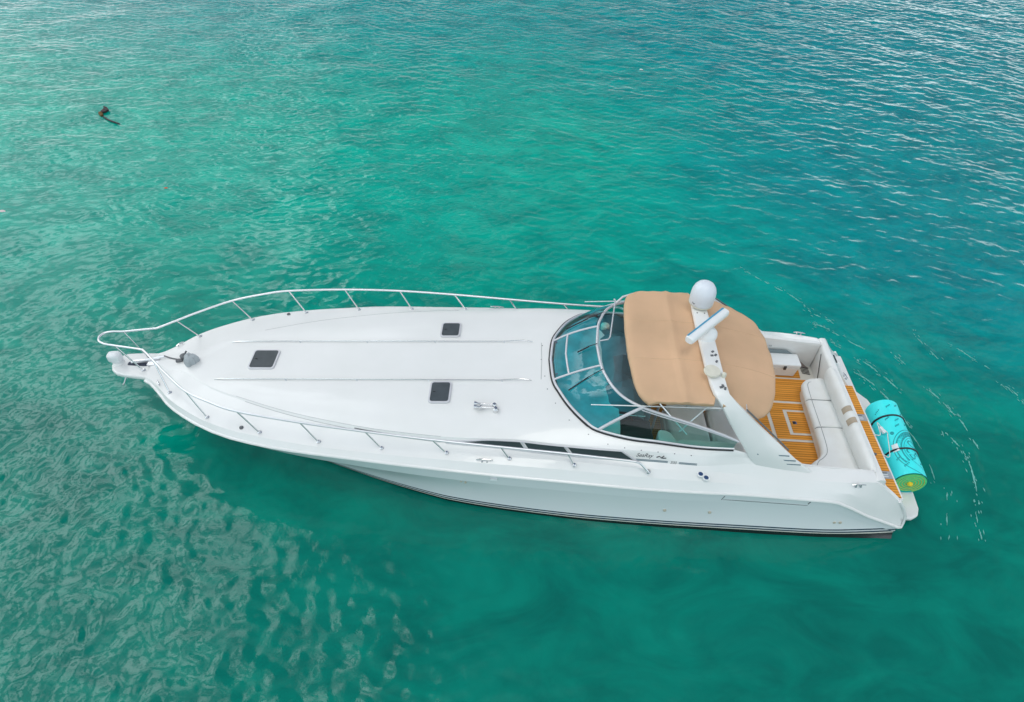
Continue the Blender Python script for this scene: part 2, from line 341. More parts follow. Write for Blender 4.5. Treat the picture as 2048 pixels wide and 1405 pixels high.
        for k_ in range(n_):
            d_ = P[min(k_ + 1, n_ - 1)] - P[max(k_ - 1, 0)]; d_ = d_ / (np.linalg.norm(d_) + 1e-9)
            if on: run.append((P[k_], (-d_[1], d_[0])))
            left_n -= 1
            if left_n <= 0:
                if on: flush()
                on = not on; left_n = (r_.integers(4, 9) if r_.random() < .6 else r_.integers(9, 26)) if on else int(r_.integers(1, 4) * gap) + 1
        flush()
    for ai, a in enumerate(arcs):
        streak(a, .022 if ai < 7 else .013, 1 if ai < 7 else 2)
        Pq = np.array([p[:2] for p in spline([(q[0], q[1], 0) for q in a], 8)])
        for _ in range(26 if ai < 7 else 10):
            c_ = Pq[r_.integers(len(Pq))] + r_.normal(size=2) * .07; d_ = Pq[-1] - Pq[0]; d_ = d_ / np.linalg.norm(d_); l_ = .015 + .05 * r_.random(); w_ = .006 + .008 * r_.random(); z_ = hgt(*c_) + .007
            n_ = np.array((-d_[1], d_[0])); fb.add([(*(c_ - d_ * l_), z_), (*(c_ + n_ * w_), z_ + .004), (*(c_ + d_ * l_), z_), (*(c_ - n_ * w_), z_ + .004)], [(0, 3, 2, 1)])
    fo_ = fb.build('foam', M_foam, None, angle=80); fo_['kind'] = 'stuff'
    nv = nx * ny
    co = np.empty((nv + 8, 3), np.float32); co[:nv, 0] = Xg.ravel(); co[:nv, 1] = Yg.ravel(); co[:nv, 2] = H.ravel()
    ii = np.arange(nv).reshape(ny, nx)
    q = np.stack([ii[:-1, :-1], ii[:-1, 1:], ii[1:, 1:], ii[1:, :-1]], -1).reshape(-1, 4)
    c0, c1, c2, c3 = ii[0, 0], ii[0, -1], ii[-1, -1], ii[-1, 0]
    B_ = 3000.0
    co[nv:nv + 4] = [(-B_, -B_, 0), (B_, -B_, 0), (B_, B_, 0), (-B_, B_, 0)]
    me = bpy.data.meshes.new('water')
    ring = [list(ii[0, ::-1]) , list(ii[:, -1][::-1]), list(ii[-1, :]), list(ii[:, 0])]
    # outer sea: one big n-gon per side keeps the sheet closed out to the horizon
    sides = [[nv, nv + 1] + ring[0], [nv + 1, nv + 2] + ring[1], [nv + 2, nv + 3] + ring[2][::-1], [nv + 3, nv] + ring[3][::-1]]
    sides[2] = [nv + 2, nv + 3] + list(ii[-1, :]); sides[3] = [nv + 3, nv] + list(ii[:, 0]); 
    co = co[:nv + 4]
    loops = np.concatenate([q.ravel()] + [np.array(s_) for s_ in sides]).astype(np.int32)
    tot = np.concatenate([np.full(len(q), 4), [len(s_) for s_ in sides]]).astype(np.int32)
    start = np.concatenate([[0], np.cumsum(tot)[:-1]]).astype(np.int32)
    me.vertices.add(len(co)); me.vertices.foreach_set('co', co.ravel())
    me.loops.add(len(loops)); me.loops.foreach_set('vertex_index', loops)
    me.polygons.add(len(tot)); me.polygons.foreach_set('loop_start', start)
    try: me.polygons.foreach_set('loop_total', tot)
    except Exception: pass
    me.polygons.foreach_set('use_smooth', np.ones(len(tot), bool))
    me.update(calc_edges=True); me.validate()
    me.materials.append(M_water)
    ob = bpy.data.objects.new('water', me); COL.objects.link(ob); ob['kind'] = 'structure'
    return ob
M_foam = mat('sea_foam', (.15, .45, .40), .6)
M_water = bpy.data.materials.new('sea_water'); M_water.use_nodes = True
t = M_water.node_tree; b = t.nodes['Principled BSDF']; g = t.nodes.new('ShaderNodeNewGeometry'); s = t.nodes.new('ShaderNodeSeparateXYZ'); t.links.new(g.outputs['Position'], s.inputs[0])
n = t.nodes.new('ShaderNodeTexNoise'); n.inputs['Scale'].default_value = .13; n.inputs['Detail'].default_value = 3; t.links.new(g.outputs['Position'], n.inputs['Vector'])
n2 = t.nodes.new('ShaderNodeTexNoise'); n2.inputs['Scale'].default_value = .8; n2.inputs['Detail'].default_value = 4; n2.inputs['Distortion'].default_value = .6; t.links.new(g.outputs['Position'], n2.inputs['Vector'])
# body colour: paler beyond the boat, darker near the camera, bluer far right
yy = mth('ADD', s.outputs[1], mth('MULTIPLY', n.outputs['Fac'], 6.0, tree=t), tree=t)
far_pale = sstep(yy, -0.5, 13.0, t)
right_blue = sstep(mth('ADD', s.outputs[0], mth('MULTIPLY', n.outputs['Fac'], 10.0, tree=t), tree=t), 12.0, 25.0, t)
def mixc(f, A, B):
    q = t.nodes.new('ShaderNodeMix'); q.data_type = 'RGBA'; t.links.new(f, q.inputs['Factor'])
    for k, v in (('A', A), ('B', B)):
        if isinstance(v, tuple): q.inputs[k].default_value = (*v, 1)
        else: t.links.new(v, q.inputs[k])
    return q.outputs['Result']
c1 = mixc(far_pale, (.000, .172, .128), (.000, .36, .27))
c1 = mixc(sstep(yy, 15.0, 30.0, t), c1, (.000, .27, .265))
c2 = mixc(mth('MULTIPLY', mth('MULTIPLY', right_blue, sstep(yy, 2.0, 9.0, t), tree=t), .85, tree=t), c1, (.000, .215, .25))
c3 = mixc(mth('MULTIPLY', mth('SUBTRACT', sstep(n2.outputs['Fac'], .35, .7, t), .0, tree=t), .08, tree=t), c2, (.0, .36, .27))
n3 = t.nodes.new('ShaderNodeTexNoise'); n3.inputs['Scale'].default_value = 1.0; n3.inputs['Detail'].default_value = 6; n3.inputs['Roughness'].default_value = .62; n3.inputs['Distortion'].default_value = .8  # mottling multiplied into the body colour, standing in for sky reflections and caustics
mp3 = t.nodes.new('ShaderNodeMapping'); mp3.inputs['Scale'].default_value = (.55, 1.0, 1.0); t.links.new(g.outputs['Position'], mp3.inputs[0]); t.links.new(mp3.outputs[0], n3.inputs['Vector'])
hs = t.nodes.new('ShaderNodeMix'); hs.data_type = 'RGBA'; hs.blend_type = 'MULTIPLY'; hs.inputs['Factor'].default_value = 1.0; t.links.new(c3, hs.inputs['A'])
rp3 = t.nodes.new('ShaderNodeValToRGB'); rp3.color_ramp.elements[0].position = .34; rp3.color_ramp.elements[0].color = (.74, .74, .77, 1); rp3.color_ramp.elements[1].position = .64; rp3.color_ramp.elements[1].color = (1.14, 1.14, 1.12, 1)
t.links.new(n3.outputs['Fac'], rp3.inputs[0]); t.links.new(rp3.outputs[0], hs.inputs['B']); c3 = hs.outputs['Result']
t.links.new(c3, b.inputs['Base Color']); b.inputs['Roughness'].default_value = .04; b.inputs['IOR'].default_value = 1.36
# open sea further out is wind-ruffled below the size of a pixel: rougher instead of displaced
outm = sstep(mth('MAXIMUM', mth('DIVIDE', mth('ABSOLUTE', mth('SUBTRACT', s.outputs[0], 11.0, tree=t), tree=t), 35.0, tree=t), mth('DIVIDE', mth('ABSOLUTE', mth('SUBTRACT', s.outputs[1], 14.0, tree=t), tree=t), 26.0, tree=t), tree=t), .93, 1.02, t)
t.links.new(mth('ADD', .04, mth('MULTIPLY', outm, .34, tree=t), tree=t), b.inputs['Roughness'])
bn = t.nodes.new('ShaderNodeTexNoise'); bn.inputs['Scale'].default_value = 11; bn.inputs['Detail'].default_value = 4; t.links.new(g.outputs['Position'], bn.inputs['Vector'])
bp = t.nodes.new('ShaderNodeBump'); bp.inputs['Strength'].default_value = .22; bp.inputs['Distance'].default_value = .012; t.links.new(bn.outputs['Fac'], bp.inputs['Height']); t.links.new(bp.outputs[0], b.inputs['Normal'])
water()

# ------------------------------------------------------------------ the yacht: lines (x runs from bow to stern, half breadths are positive)
yacht = thing('motor_yacht', (7.5, 0, 0), 'long white motor yacht with tan canopy lying on teal water', 'yacht')
zdk = I((-.7, 1.345), (.1, 1.36), (.4, 1.40), (.8, 1.455), (1.8, 1.49), (5, 1.58), (8.6, 1.67), (10, 1.65), (10.8, 1.60))
yC = I((.12, .34), (.25, .40), (.4, .52), (.6, .70), (.8, .89), (1.23, 1.18), (1.75, 1.45), (2.3, 1.64), (2.85, 1.76), (3.3, 1.84), (4, 1.93), (4.65, 1.99), (5.5, 2.05), (6.5, 2.10), (7.5, 2.14), (8.7, 2.17), (10, 2.19), (11.1, 2.16), (11.85, 2.13), (13.3, 2.13), (13.7, 2.12), (14.5, 2.08), (15.05, 2.06))
zC = I((.12, 1.345), (.4, 1.385), (.8, 1.44), (1.8, 1.475), (5, 1.55), (7.8, 1.60), (9.5, 1.56), (11.1, 1.48), (11.85, 1.40), (13.3, 1.34), (13.65, 1.31), (14.2, 1.02), (14.6, .78), (15.05, .46))
yR = lambda x: yC(x) + np.interp(x, [0, 1, 3, 7, 13, 15], [.03, .06, .08, .11, .10, .06])
zR = I((.12, 1.26), (.6, 1.275), (1.5, 1.31), (2.9, 1.35), (4.6, 1.42), (7.4, 1.39), (10.9, 1.275), (12, 1.225), (13.36, 1.155), (14.2, .70), (15.05, .27))
yA = I((.12, .10), (.9, .30), (1.6, .72), (2.44, 1.04), (3.3, 1.31), (4.17, 1.51), (5.06, 1.67), (6.35, 1.80), (7.3, 1.85), (8.2, 1.92), (9.1, 1.95), (10.87, 1.96), (11.3, 1.92), (11.8, 1.87), (12.6, 1.82), (13.05, 1.79), (14.2, 1.76), (14.5, 1.85), (14.8, 1.93), (15.05, 1.99))
zA = I((.12, 1.37), (.9, 1.52), (1.8, 1.58), (5, 1.675), (6.35, 1.70), (8, 1.71), (10, 1.70), (10.9, 1.67), (11.8, 1.70), (12.6, 1.64), (13.05, 1.57), (14.2, 1.48), (14.5, 1.23), (14.8, 1.0), (15.05, .62))
yB0 = I((10.8, 2.06), (11.05, 2.03), (11.25, 1.99), (12.3, 2.0), (13.5, 2.0), (14.2, 1.93), (14.5, 1.95), (14.8, 2.0), (15.05, 2.03))
zB0 = I((10.8, 1.60), (11.25, 1.555), (12.3, 1.51), (13.5, 1.47), (14.2, 1.44), (14.5, 1.20), (14.8, .97), (15.05, .58))
yB = lambda x: float(yC(x) - np.interp(x, [0, .5, 2, 10.8], [.04, .08, .10, .12])) if x < 10.8 else float(yB0(x))
zB = lambda x: float(zdk(x)) if x < 10.8 else float(zB0(x))
hL2 = I((.12, .0), (.9, .01), (2, .025), (3.3, .04), (5, .07), (6.35, .10), (7.3, .17), (7.8, .20), (9.5, .19), (10.9, .18), (11.8, .10), (12.6, .03), (13.0, .01), (14.2, .005))
yL2 = lambda x: float(yA(x) - .02 - .35 * hL2(x)); zL2 = lambda x: float(zA(x) + hL2(x))
zc = I((.12, 1.39), (.9, 1.545), (1.66, 1.615), (3.03, 1.727), (5, 1.887), (6.4, 2.0), (7.8, 2.12), (8.2, 2.165), (9.2, 2.19), (11.5, 2.12))
def roofz(x, y):
    u = min(abs(y) / yL2(x), 1.0); e = zc(x); return float(e - (e - zL2(x)) * u ** (4.2 if x > 4 else 2 + 2.2 * x / 4))
yE = I((8.17, .0), (8.18, .16), (8.215, .5), (8.30, .74), (8.42, .98), (8.55, 1.2), (8.8, 1.45), (9.0, 1.57), (9.13, 1.62), (9.57, 1.69), (10.12, 1.72), (10.82, 1.75), (11.45, 1.78), (12.2, 1.74), (12.9, 1.70), (14.2, 1.69))
zE0 = I((11.45, 1.97), (12.2, 1.74), (12.9, 1.57), (14.2, 1.485))
def zE(x):
    if x <= 10.8: return roofz(x, yE(x))
    return float(np.interp(x, [10.8, 11.45], [roofz(10.8, yE(10.8)), 1.97])) if x < 11.45 else float(zE0(x))
XS = sorted(set(list(np.round(np.linspace(.12, 1.2, 13), 4)) + list(np.round(np.arange(1.4, 8.1, .25), 4)) + [8.17, 8.175, 8.18, 8.195, 8.215, 8.25, 8.30, 8.36, 8.42, 8.48, 8.55, 8.67, 8.8, 9.0, 9.13, 9.35, 9.57, 9.85, 10.12, 10.45, 10.8, 11.05, 11.25, 11.45, 11.85, 12.2, 12.6, 12.9, 13.36, 13.7, 13.95, 14.2]))
# cabin roof (coach roof, trunk side)
mb = MB(); rows = []
for x in XS:
    y0 = 0.0 if x <= 8.17 else float(yE(x)); row = []
    for u in list(np.linspace(0, .8, 9)) + [.86, .91, .95, .98, 1.0]:
        y = y0 + (yL2(x) - y0) * u
        if x < 10.8: z = roofz(x, y)
        else:
            ze = zE(x); z = ze + (zL2(x) - ze) * u ** 1.6
        row.append((x, -y, z))
    row.append((x, -float(yA(x)), float(zA(x)))); rows.append(row)
mb.grid(rows).mirror(); roof = mb.build('cabin_roof', M_gel, yacht, angle=32)
# side deck, bulwark strip
mb = MB(); rows = []
XD = XS + [14.32, 14.5, 14.65, 14.8, 14.93, 15.05]
for x in XD:
    A_, B_, C_, R_ = (-float(yA(x)), float(zA(x))), (-yB(x), zB(x)), (-float(yC(x)), float(zC(x))), (-float(yR(x)), float(zR(x)) + .045)
    row = []
    for P0, P1, k in ((A_, B_, 4), (B_, C_, 3), (C_, R_, 3)):
        for j in range(k): row.append((x, P0[0] + (P1[0] - P0[0]) * j / k, P0[1] + (P1[1] - P0[1]) * j / k))
    row.append((x, *R_)); rows.append(row)
mb.grid(rows); mb.mirror()
x = 15.05
for sgn in (-1, 1):
    mb.add([(x, sgn * float(yA(x)), float(zA(x))), (x, sgn * yB(x), zB(x)), (x, sgn * float(yC(x)), float(zC(x))), (x, sgn * (float(yR(x))), float(zR(x)) + .045), (x - .02, sgn * 1.95, .2), (x - .1, sgn * 1.9, .3)], [(0, 1, 2, 3, 4, 5)])
for sgn in (-1, 1):
    xx = np.linspace(14.2, 15.05, 10); mb.grid([[(x, sgn * float(yA(x)), float(zA(x))) for x in xx], [(x, sgn * (float(yA(x)) - .02), .12) for x in xx]])
deck = mb.build('deck', M_gel, yacht, angle=14)
# hull
yW = I((1.0, .0), (1.5, .28), (2.2, .60), (3.14, .95), (3.7, 1.135), (4.25, 1.32), (4.8, 1.50), (5.33, 1.66), (5.85, 1.80), (6.35, 1.92), (7.45, 2.06), (9.3, 2.195), (11.25, 2.24), (13.2, 2.25), (15.0, 2.19))
mb = MB(); rows = []
for s_ in list(np.linspace(0, .2, 14)) + list(np.linspace(.22, 1, 40)):
    xr = .12 + s_ * (15.03 - .12); xk = .20 + s_ * (15.02 - .20); xk2 = .24 + s_ * (15.02 - .24); xw = 1.0 + s_ * (15.0 - 1.0); xb = 1.7 + s_ * (14.98 - 1.7)
    R_ = np.array([xr, float(yR(xr)) - .015, float(zR(xr)) - .02]); Wp = np.array([xw, max(float(yW(xw)), .004), 0.0])
    fl = float(np.interp(s_, [0, .15, .5, 1], [.55, .42, .16, .06]))
    kz = float(np.interp(s_, [0, .3, .8, .93, 1], [.22, .24, .22, .22, .4]))
    K1 = R_ + (Wp - R_) * kz; K1[1] = R_[1] + (Wp[1] - R_[1]) * kz * .7 - .012
    K2 = K1 + np.array([0, -.016, -.014])
    row = [R_, R_ * .5 + K1 * .5, K1, K2]
    for j in range(1, 8):
        u = j / 8; P = K2 * (1 - u) + Wp * u; P[1] -= fl * .28 * math.sin(math.pi * u); P[1] = max(P[1], .003); row.append(P)
    row.append(Wp); row.append(np.array([xb, max(float(yW(min(xw, 15))) * .88, .003), -.45]))
    rows.append([(p[0], -p[1], p[2]) for p in row])
mb.grid(rows).mirror()
last = rows[-1]; k = len(last); o = len(mb.v)
mb.add([p for p in last] + [(p[0], -p[1], p[2]) for p in last], [(j, j + 1, k + j + 1, k + j) for j in range(k - 1)])
hull = mb.build('hull', M_hull, yacht, angle=20)
# rub rail: white moulding with a black strip standing in for the shadow under it
pr = [(x, -float(yR(x)), float(zR(x)) + .02) for x in [.12, .25, .4, .6, .8, 1.0, 1.25] + list(np.arange(1.5, 13.3, .4)) + [13.25, 13.36, 13.5, 13.8, 14.2, 14.6, 15.0]]
pr += [(15.09, -2.09, .275), (15.12, -2.04, .36), (15.08, -2.02, .56), (14.94, -2.01, .80), (14.80, -1.99, .98)]
for sgn in (1, -1):
    mb = MB(); mb.tube([(x, y * sgn, z) for x, y, z in pr], .034, 8); rr_ = mb.build('rub_rail', M_gel, hull)
    mb = MB(); mb.tube([(x, (y + .012) * sgn, z - .035) for x, y, z in pr[:-3]], .014, 6); mb.build('rail_shadow_strip', M_black, hull)
# hull fittings on the port side
for (x, z) in ((10.45, .56), (11.30, .57), (13.72, .44), (13.83, .445), (7.20, 1.25), (6.60, .98), (6.68, .98)):
    def hy(x, z):
        best = None
        for row in rows:
            for a, b2 in zip(row[:-1], row[1:]):
                if min(a[2], b2[2]) <= z <= max(a[2], b2[2]) and a[2] != b2[2]:
                    u = (z - a[2]) / (b2[2] - a[2]); xx = a[0] + (b2[0] - a[0]) * u; d = abs(xx - x)
                    if best is None or d < best[0]: best = (d, a[1] + (b2[1] - a[1]) * u)
        return best[1]
    y = hy(x, z); mb = MB()
    if x == 7.20: mb.box((x, y - .005, z + .02), (.13, .06, .05))
    else: mb.lathe((x, y - .02, z), [(.010, -.005), (.02, 0), (.02, .03)] if x < 7 else [(.016, -.005), (.03, 0), (.03, .04)], 10, 'Y')
    mb.build('drain_fitting', M_cover if x == 7.20 else M_hullfit, hull)
mb = MB()
for xa in (11.42, 13.02):
    ya, yb2 = hy(xa, 1.16), hy(xa, 1.06); mb.tube([(xa, ya - .004, 1.17), (xa - .03, yb2 - .004, 1.05)], .008, 5)
mb.tube([(11.42, hy(11.42, 1.05) - .003, 1.05), (13.0, hy(13.0, 1.0) - .003, 1.0)], .004, 5)
mb.build('vent_frame', M_scuff, hull)

# bow pulpit plank
top = [(.95, .30), (.55, .36), (.3, .36), (0, .34), (-.3, .315), (-.48, .28), (-.6, .2), (-.66, .09), (-.68, 0)]
poly = top + [(x, -y) for x, y in top[::-1][1:]]
mb = MB(); mb.prism(poly[::-1], 1.255, 1.352); pulpit = mb.build('bow_pulpit', M_gel, yacht, bevel=.03, seg=3)
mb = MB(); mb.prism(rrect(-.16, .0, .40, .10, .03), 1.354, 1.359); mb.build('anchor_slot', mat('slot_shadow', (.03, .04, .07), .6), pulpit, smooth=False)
mb = MB(); mb.slab([(-.25, -.22, 1.25), (.5, -.30, 1.25), (.6, 0, 1.12), (-.3, 0, 1.17)], (0, 0, -.03)); mb.slab([(-.25, .22, 1.25), (.5, .30, 1.25), (.6, 0, 1.12), (-.3, 0, 1.17)], (0, 0, -.03)); mb.build('anchor_chute', M_scuff, pulpit)
# anchor stowed under and on the roller
mb = MB(); mb.tube([(-.28, .0, 1.40), (.05, .06, 1.44), (.34, .16, 1.46)], [.03, .028, .024], 8); mb.box((.02, .05, 1.42), (.5, .035, .07), rad(14))
mb.slab([(.06, -.07, 1.37), (.26, -.05, 1.37), (.26, .08, 1.37), (.06, .05, 1.37)], (0, 0, .05))
mb.tube([(-.33, -.16, 1.26), (-.40, -.34, 1.08)], .014, 6); mb.lathe((-.40, -.34, 1.07), [(.02, 0), (.02, .03)], 8)
anch = mb.build('anchor', M_steelrail, yacht)
mb = MB()
P = spline([(.34, .16, 1.47), (.5, .10, 1.48), (.66, .03, 1.53)], 5); mb.tube(P, .014, 6); mb.build('chain', M_scuff, anch)
# spotlight at the tip
mb = MB(); sec = []
for x, sy, sz, zc_ in ((-.74, .08, .09, 1.53), (-.72, .105, .12, 1.53), (-.62, .125, .14, 1.53), (-.50, .125, .14, 1.535), (-.44, .10, .11, 1.535), (-.43, .06, .08, 1.535)):
    x = -.575 + (x + .585) * .80; sy *= .78; sz *= .80; zc_ -= .015
    sec.append([(x, sy * (abs(math.cos(a)) ** .5) * (1 if math.cos(a) > 0 else -1), zc_ + sz * (abs(math.sin(a)) ** .5) * (1 if math.sin(a) > 0 else -1)) for a in np.linspace(0, 2 * math.pi, 20, endpoint=False)])
mb.grid(sec, cv=True); mb.add(sec[0], [tuple(range(20))]); mb.add(sec[-1], [tuple(range(20))])
spot = mb.build('spotlight', M_cover, yacht, angle=50)
mb = MB(); mb.lathe((-.55, 0, 1.35), [(.11, 0), (.11, .03), (.08, .06), (.06, .08)], 16); mb.build('spotlight_base', M_gel, spot)
# windlass under its grey cover
sec = []
for h, sc_ in ((0, 1.0), (.07, 1.04), (.14, .95), (.19, .7), (.21, .3), (.212, .02)):
    ring = []
    for j in range(22):
        a = 2 * math.pi * j / 22; rr0 = 1 + .16 * math.sin(3 * a + .7) + .09 * math.sin(7 * a) + rng.normal() * .02
        ring.append((1.0 + .135 * sc_ * rr0 * math.cos(a), -.045 + .13 * sc_ * rr0 * math.sin(a), roofz(1.0, 0) - .02 + h + rng.normal() * .004))
    sec.append(ring)
mb = MB(); mb.grid(sec, cv=True); wl = mb.build('windlass_cover', M_grey, yacht, angle=25)
mb = MB(); mb.lathe((.83, .03, 1.53), [(.045, 0), (.045, .06), (.07, .09), (.07, .12), (.03, .15)], 14); mb.tube([(.80, .02, 1.56), (.86, .13, 1.68)], .02, 6); mb.box((.74, -.02, 1.55), (.12, .06, .05), .2); mb.build('windlass_drum', M_scuff, wl)

# deck seams: moulding lines at the trunk foot
mb = MB(); mb.tube([(x, -float(yA(x)) - .004, float(zA(x)) + .002) for x in np.arange(2.4, 6.3, .2)], .0035, 5)
mb.tube([(x, -yL2(x), zL2(x) + .001) for x in np.arange(2.2, 6.3, .2)], .003, 5); mb.mirror()
mb.build('seam_line', mat('seam_soft', (.38, .39, .40), .6), roof)
# black mouldings beside the tip of the side windows
mb = MB(); mb.tube([(x, -float(yA(x)) + .01, float(zA(x)) + .03) for x in np.arange(4.6, 6.5, .2)], .009, 5); mb.build('trim_strip', M_scuff, roof)

# side windows (dark wedge of glass in three panes each side)
def trunk(x, u, off=.0):
    y0, z0, y1, z1 = float(yA(x)), float(zA(x)), yL2(x), zL2(x)
    return (x, y0 + (y1 - y0) * u + off, z0 + (z1 - z0) * u)
def winlo(x): return .04
def winhi(x): return float(np.interp(x, [6.3, 7.0, 7.8, 9.35], [.35, .85, .86, .88]))
for sgn in (-1, 1):
    wfm = MB(); xs_ = np.linspace(6.3, 9.75, 30); outl = []
    lo = [trunk(x, winlo(x), .010) for x in xs_]; xh = [x - (.0 if x < 9.3 else .25 * (x - 9.3) / .45) for x in xs_]
    hi = [trunk(x, winhi(x), .010) for x in np.linspace(6.3, 9.45, 30)]
    loop = lo + hi[::-1]; loop = [(p[0], sgn * p[1], p[2]) for p in loop]
    wfm.tube(loop, .014, 6, closed=True); wf = wfm.build('side_window', M_alu, yacht)
    for xa, xb, la, lb in ((6.4, 7.62, 6.4, 7.74), (7.70, 8.40, 7.82, 8.54), (8.48, 9.42, 8.62, 9.68)):
        mb = MB(); r0 = [trunk(x, winlo(x) + .03, .006) for x in np.linspace(la, lb, 10)]; r1 = [trunk(x, winhi(x) - .02, .006) for x in np.linspace(xa, xb, 10)]
        mb.grid([[(p[0], sgn * p[1], p[2]) for p in r0], [(p[0], sgn * p[1], p[2]) for p in r1]]); mb.build('pane', M_win, wf)
    for xt, xl in ((7.66, 7.78), (8.44, 8.58)):
        mb = MB(); a, b2 = trunk(xl, winlo(xl), .012), trunk(xt, winhi(xt), .012); mb.tube([(a[0], sgn * a[1], a[2]), (b2[0], sgn * b2[1], b2[2])], .014, 6)
        mb.build('window_divider', M_alu, wf)
    # pin stripe aft of the windows, with the model number let into it
    def stripe(x, v): # v height above the deck edge of the trunk
        p = trunk(x, 0, .006); q = trunk(x, 1, .006); L_ = math.dist(p[1:], q[1:]); return (x, sgn * (p[1] + (q[1] - p[1]) * v / L_), p[2] + (q[2] - p[2]) * v / L_)
    mb = MB()
    for xa, xb in ((9.72, 10.30), (10.50, 10.83)):
        for v0, v1 in ((.012, .026), (.034, .048)):
            xx = np.linspace(xa, xb, 6); mb.grid([[stripe(x, v0) for x in xx], [stripe(x, v1) for x in xx]])
    mb.build('pin_stripe', M_stripe_g, roof, smooth=False)
    # lettering on the trunk side: script name with a bird mark, number in the stripe
    mb = MB(); v, f = text_geo('500', .075, .25)
    mb.add([stripe(10.40 + (-1 if sgn > 0 else 1) * q[0], q[1] + .004) for q in v], f); mb.build('number_lettering', M_scuff, roof, smooth=False)
    mb = MB(); v, f = text_geo('SeaRay', .105, .45); mb.add([stripe(9.86 + (-1 if sgn > 0 else 1) * q[0], q[1] + .095) for q in v], f)
    mb.build('name_lettering', M_dark, roof, smooth=False)
    mb = MB()
    for pts in ([(-.085, .02), (-.03, .045), (.0, .015), (.05, .06)], [(.0, .015), (.04, .012), (.09, .02)]):
        mb.tube([stripe(10.17 + (-1 if sgn > 0 else 1) * a, q + .085) for a, q in pts], .009, 5)
    mb.build('bird_emblem', M_dark, roof, smooth=False)

# grab rails on the coach roof
for sgn in (-1, 1):
    yv = .532; xs_ = [1.64, 1.78] + list(np.arange(2.2, 7.3, .5)) + [7.25, 7.45, 7.62, 7.80]
    hh = [.005, .03] + [.03] * len(np.arange(2.2, 7.3, .5)) + [.03, .045, .055, .012]
    mb = MB(); mb.tube([(x, sgn * (yv if x > 2 else yv - .01), roofz(x, yv) + h) for x, h in zip(xs_, hh)], .0095, 8); gr = mb.build('grab_rail', M_steel, yacht)
    for x in (3.035, 4.424, 5.81, 7.21):
        mb = MB(); mb.tube([(x + .04, sgn * yv - .02, roofz(x, yv) - .005), (x, sgn * yv, roofz(x, yv) + .03)], .010, 6); mb.build('post', M_steel, gr)
# raised panel edge at the aft end of the walk-way between the rails
mb = MB(); mb.tube([(7.98, -.5, roofz(7.98, .5) + .001), (7.99, 0, roofz(7.99, 0) + .001), (7.98, .5, roofz(7.98, .5) + .001)], .006, 5); mb.build('panel_seam', mat('seam_grey', (.45, .46, .46), .6), roof)
# screw heads round the windscreen
for x, y in ((8.0, .42), (7.98, .03), (8.05, -.42), (8.1, -.75), (8.25, -1.08), (8.5, -1.42), (8.85, -1.66), (9.2, -1.80), (9.5, -1.84), (9.8, -1.86), (10.1, -1.87), (10.4, -1.875), (10.7, -1.88)):
    mb = MB(); mb.lathe((x, y, roofz(x, y) - .002), [(.011, 0), (.009, .006)], 8); mb.build('screw_head', M_scuff, roof)

# deck hatches
def hatch(cx, cy, sx, sy, tilt=0.0):
    zz = roofz(cx, cy); dzx = (roofz(cx + .2, cy) - roofz(cx - .2, cy)) / .4; dzy = (roofz(cx, cy + .2) - roofz(cx, cy - .2)) / .4
    def put(poly, z0, z1):
        m_ = MB(); m_.prism(poly, z0, z1); m_.v = [(x, y, zz + z + dzx * (x - cx) + dzy * (y - cy)) for x, y, z in m_.v]; return m_
    fr = put(rrect(cx, cy, sx + .07, sy + .07, .07), -.01, .028).build('hatch', M_alu, yacht, bevel=.008)
    pn = put(rrect(cx, cy, sx, sy, .045), .028, .034).build('pane', M_hatch, fr, smooth=False)
    m_ = put(rrect(cx - sx * .33, cy, .05, .018, .008), .034, .05); m_.build('latch', M_dark, fr)
hatch(2.465, .015, .47, .47); hatch(6.115, .90, .345, .39); hatch(6.09, -.835, .345, .45)

# air horn with two trumpets
zh = roofz(6.95, -1.2)
mb = MB()
for y, xb, xe in ((-1.155, 6.80, 7.10), (-1.235, 6.80, 7.12)):
    mb.tube([(xe, y, zh + .085), (6.98, y, zh + .08), (6.83, y, zh + .08), (6.76, y, zh + .08)], [.012, .013, .02, .05], 10)
hn = mb.build('air_horn', M_steel, yacht)
mb = MB(); mb.box((6.88, -1.195, zh + .05), (.03, .13, .05)); mb.build('horn_bracket', M_steel, hn); mb = MB(); mb.lathe((7.13, -1.16, zh - .01), [(.05, 0), (.05, .09), (.03, .12)], 12); mb.build('horn_motor', M_steel, hn); mb = MB(); mb.lathe((7.16, -1.25, zh - .01), [(.055, 0), (.055, .08), (.03, .11)], 12); mb.build('horn_motor', M_steel, hn)

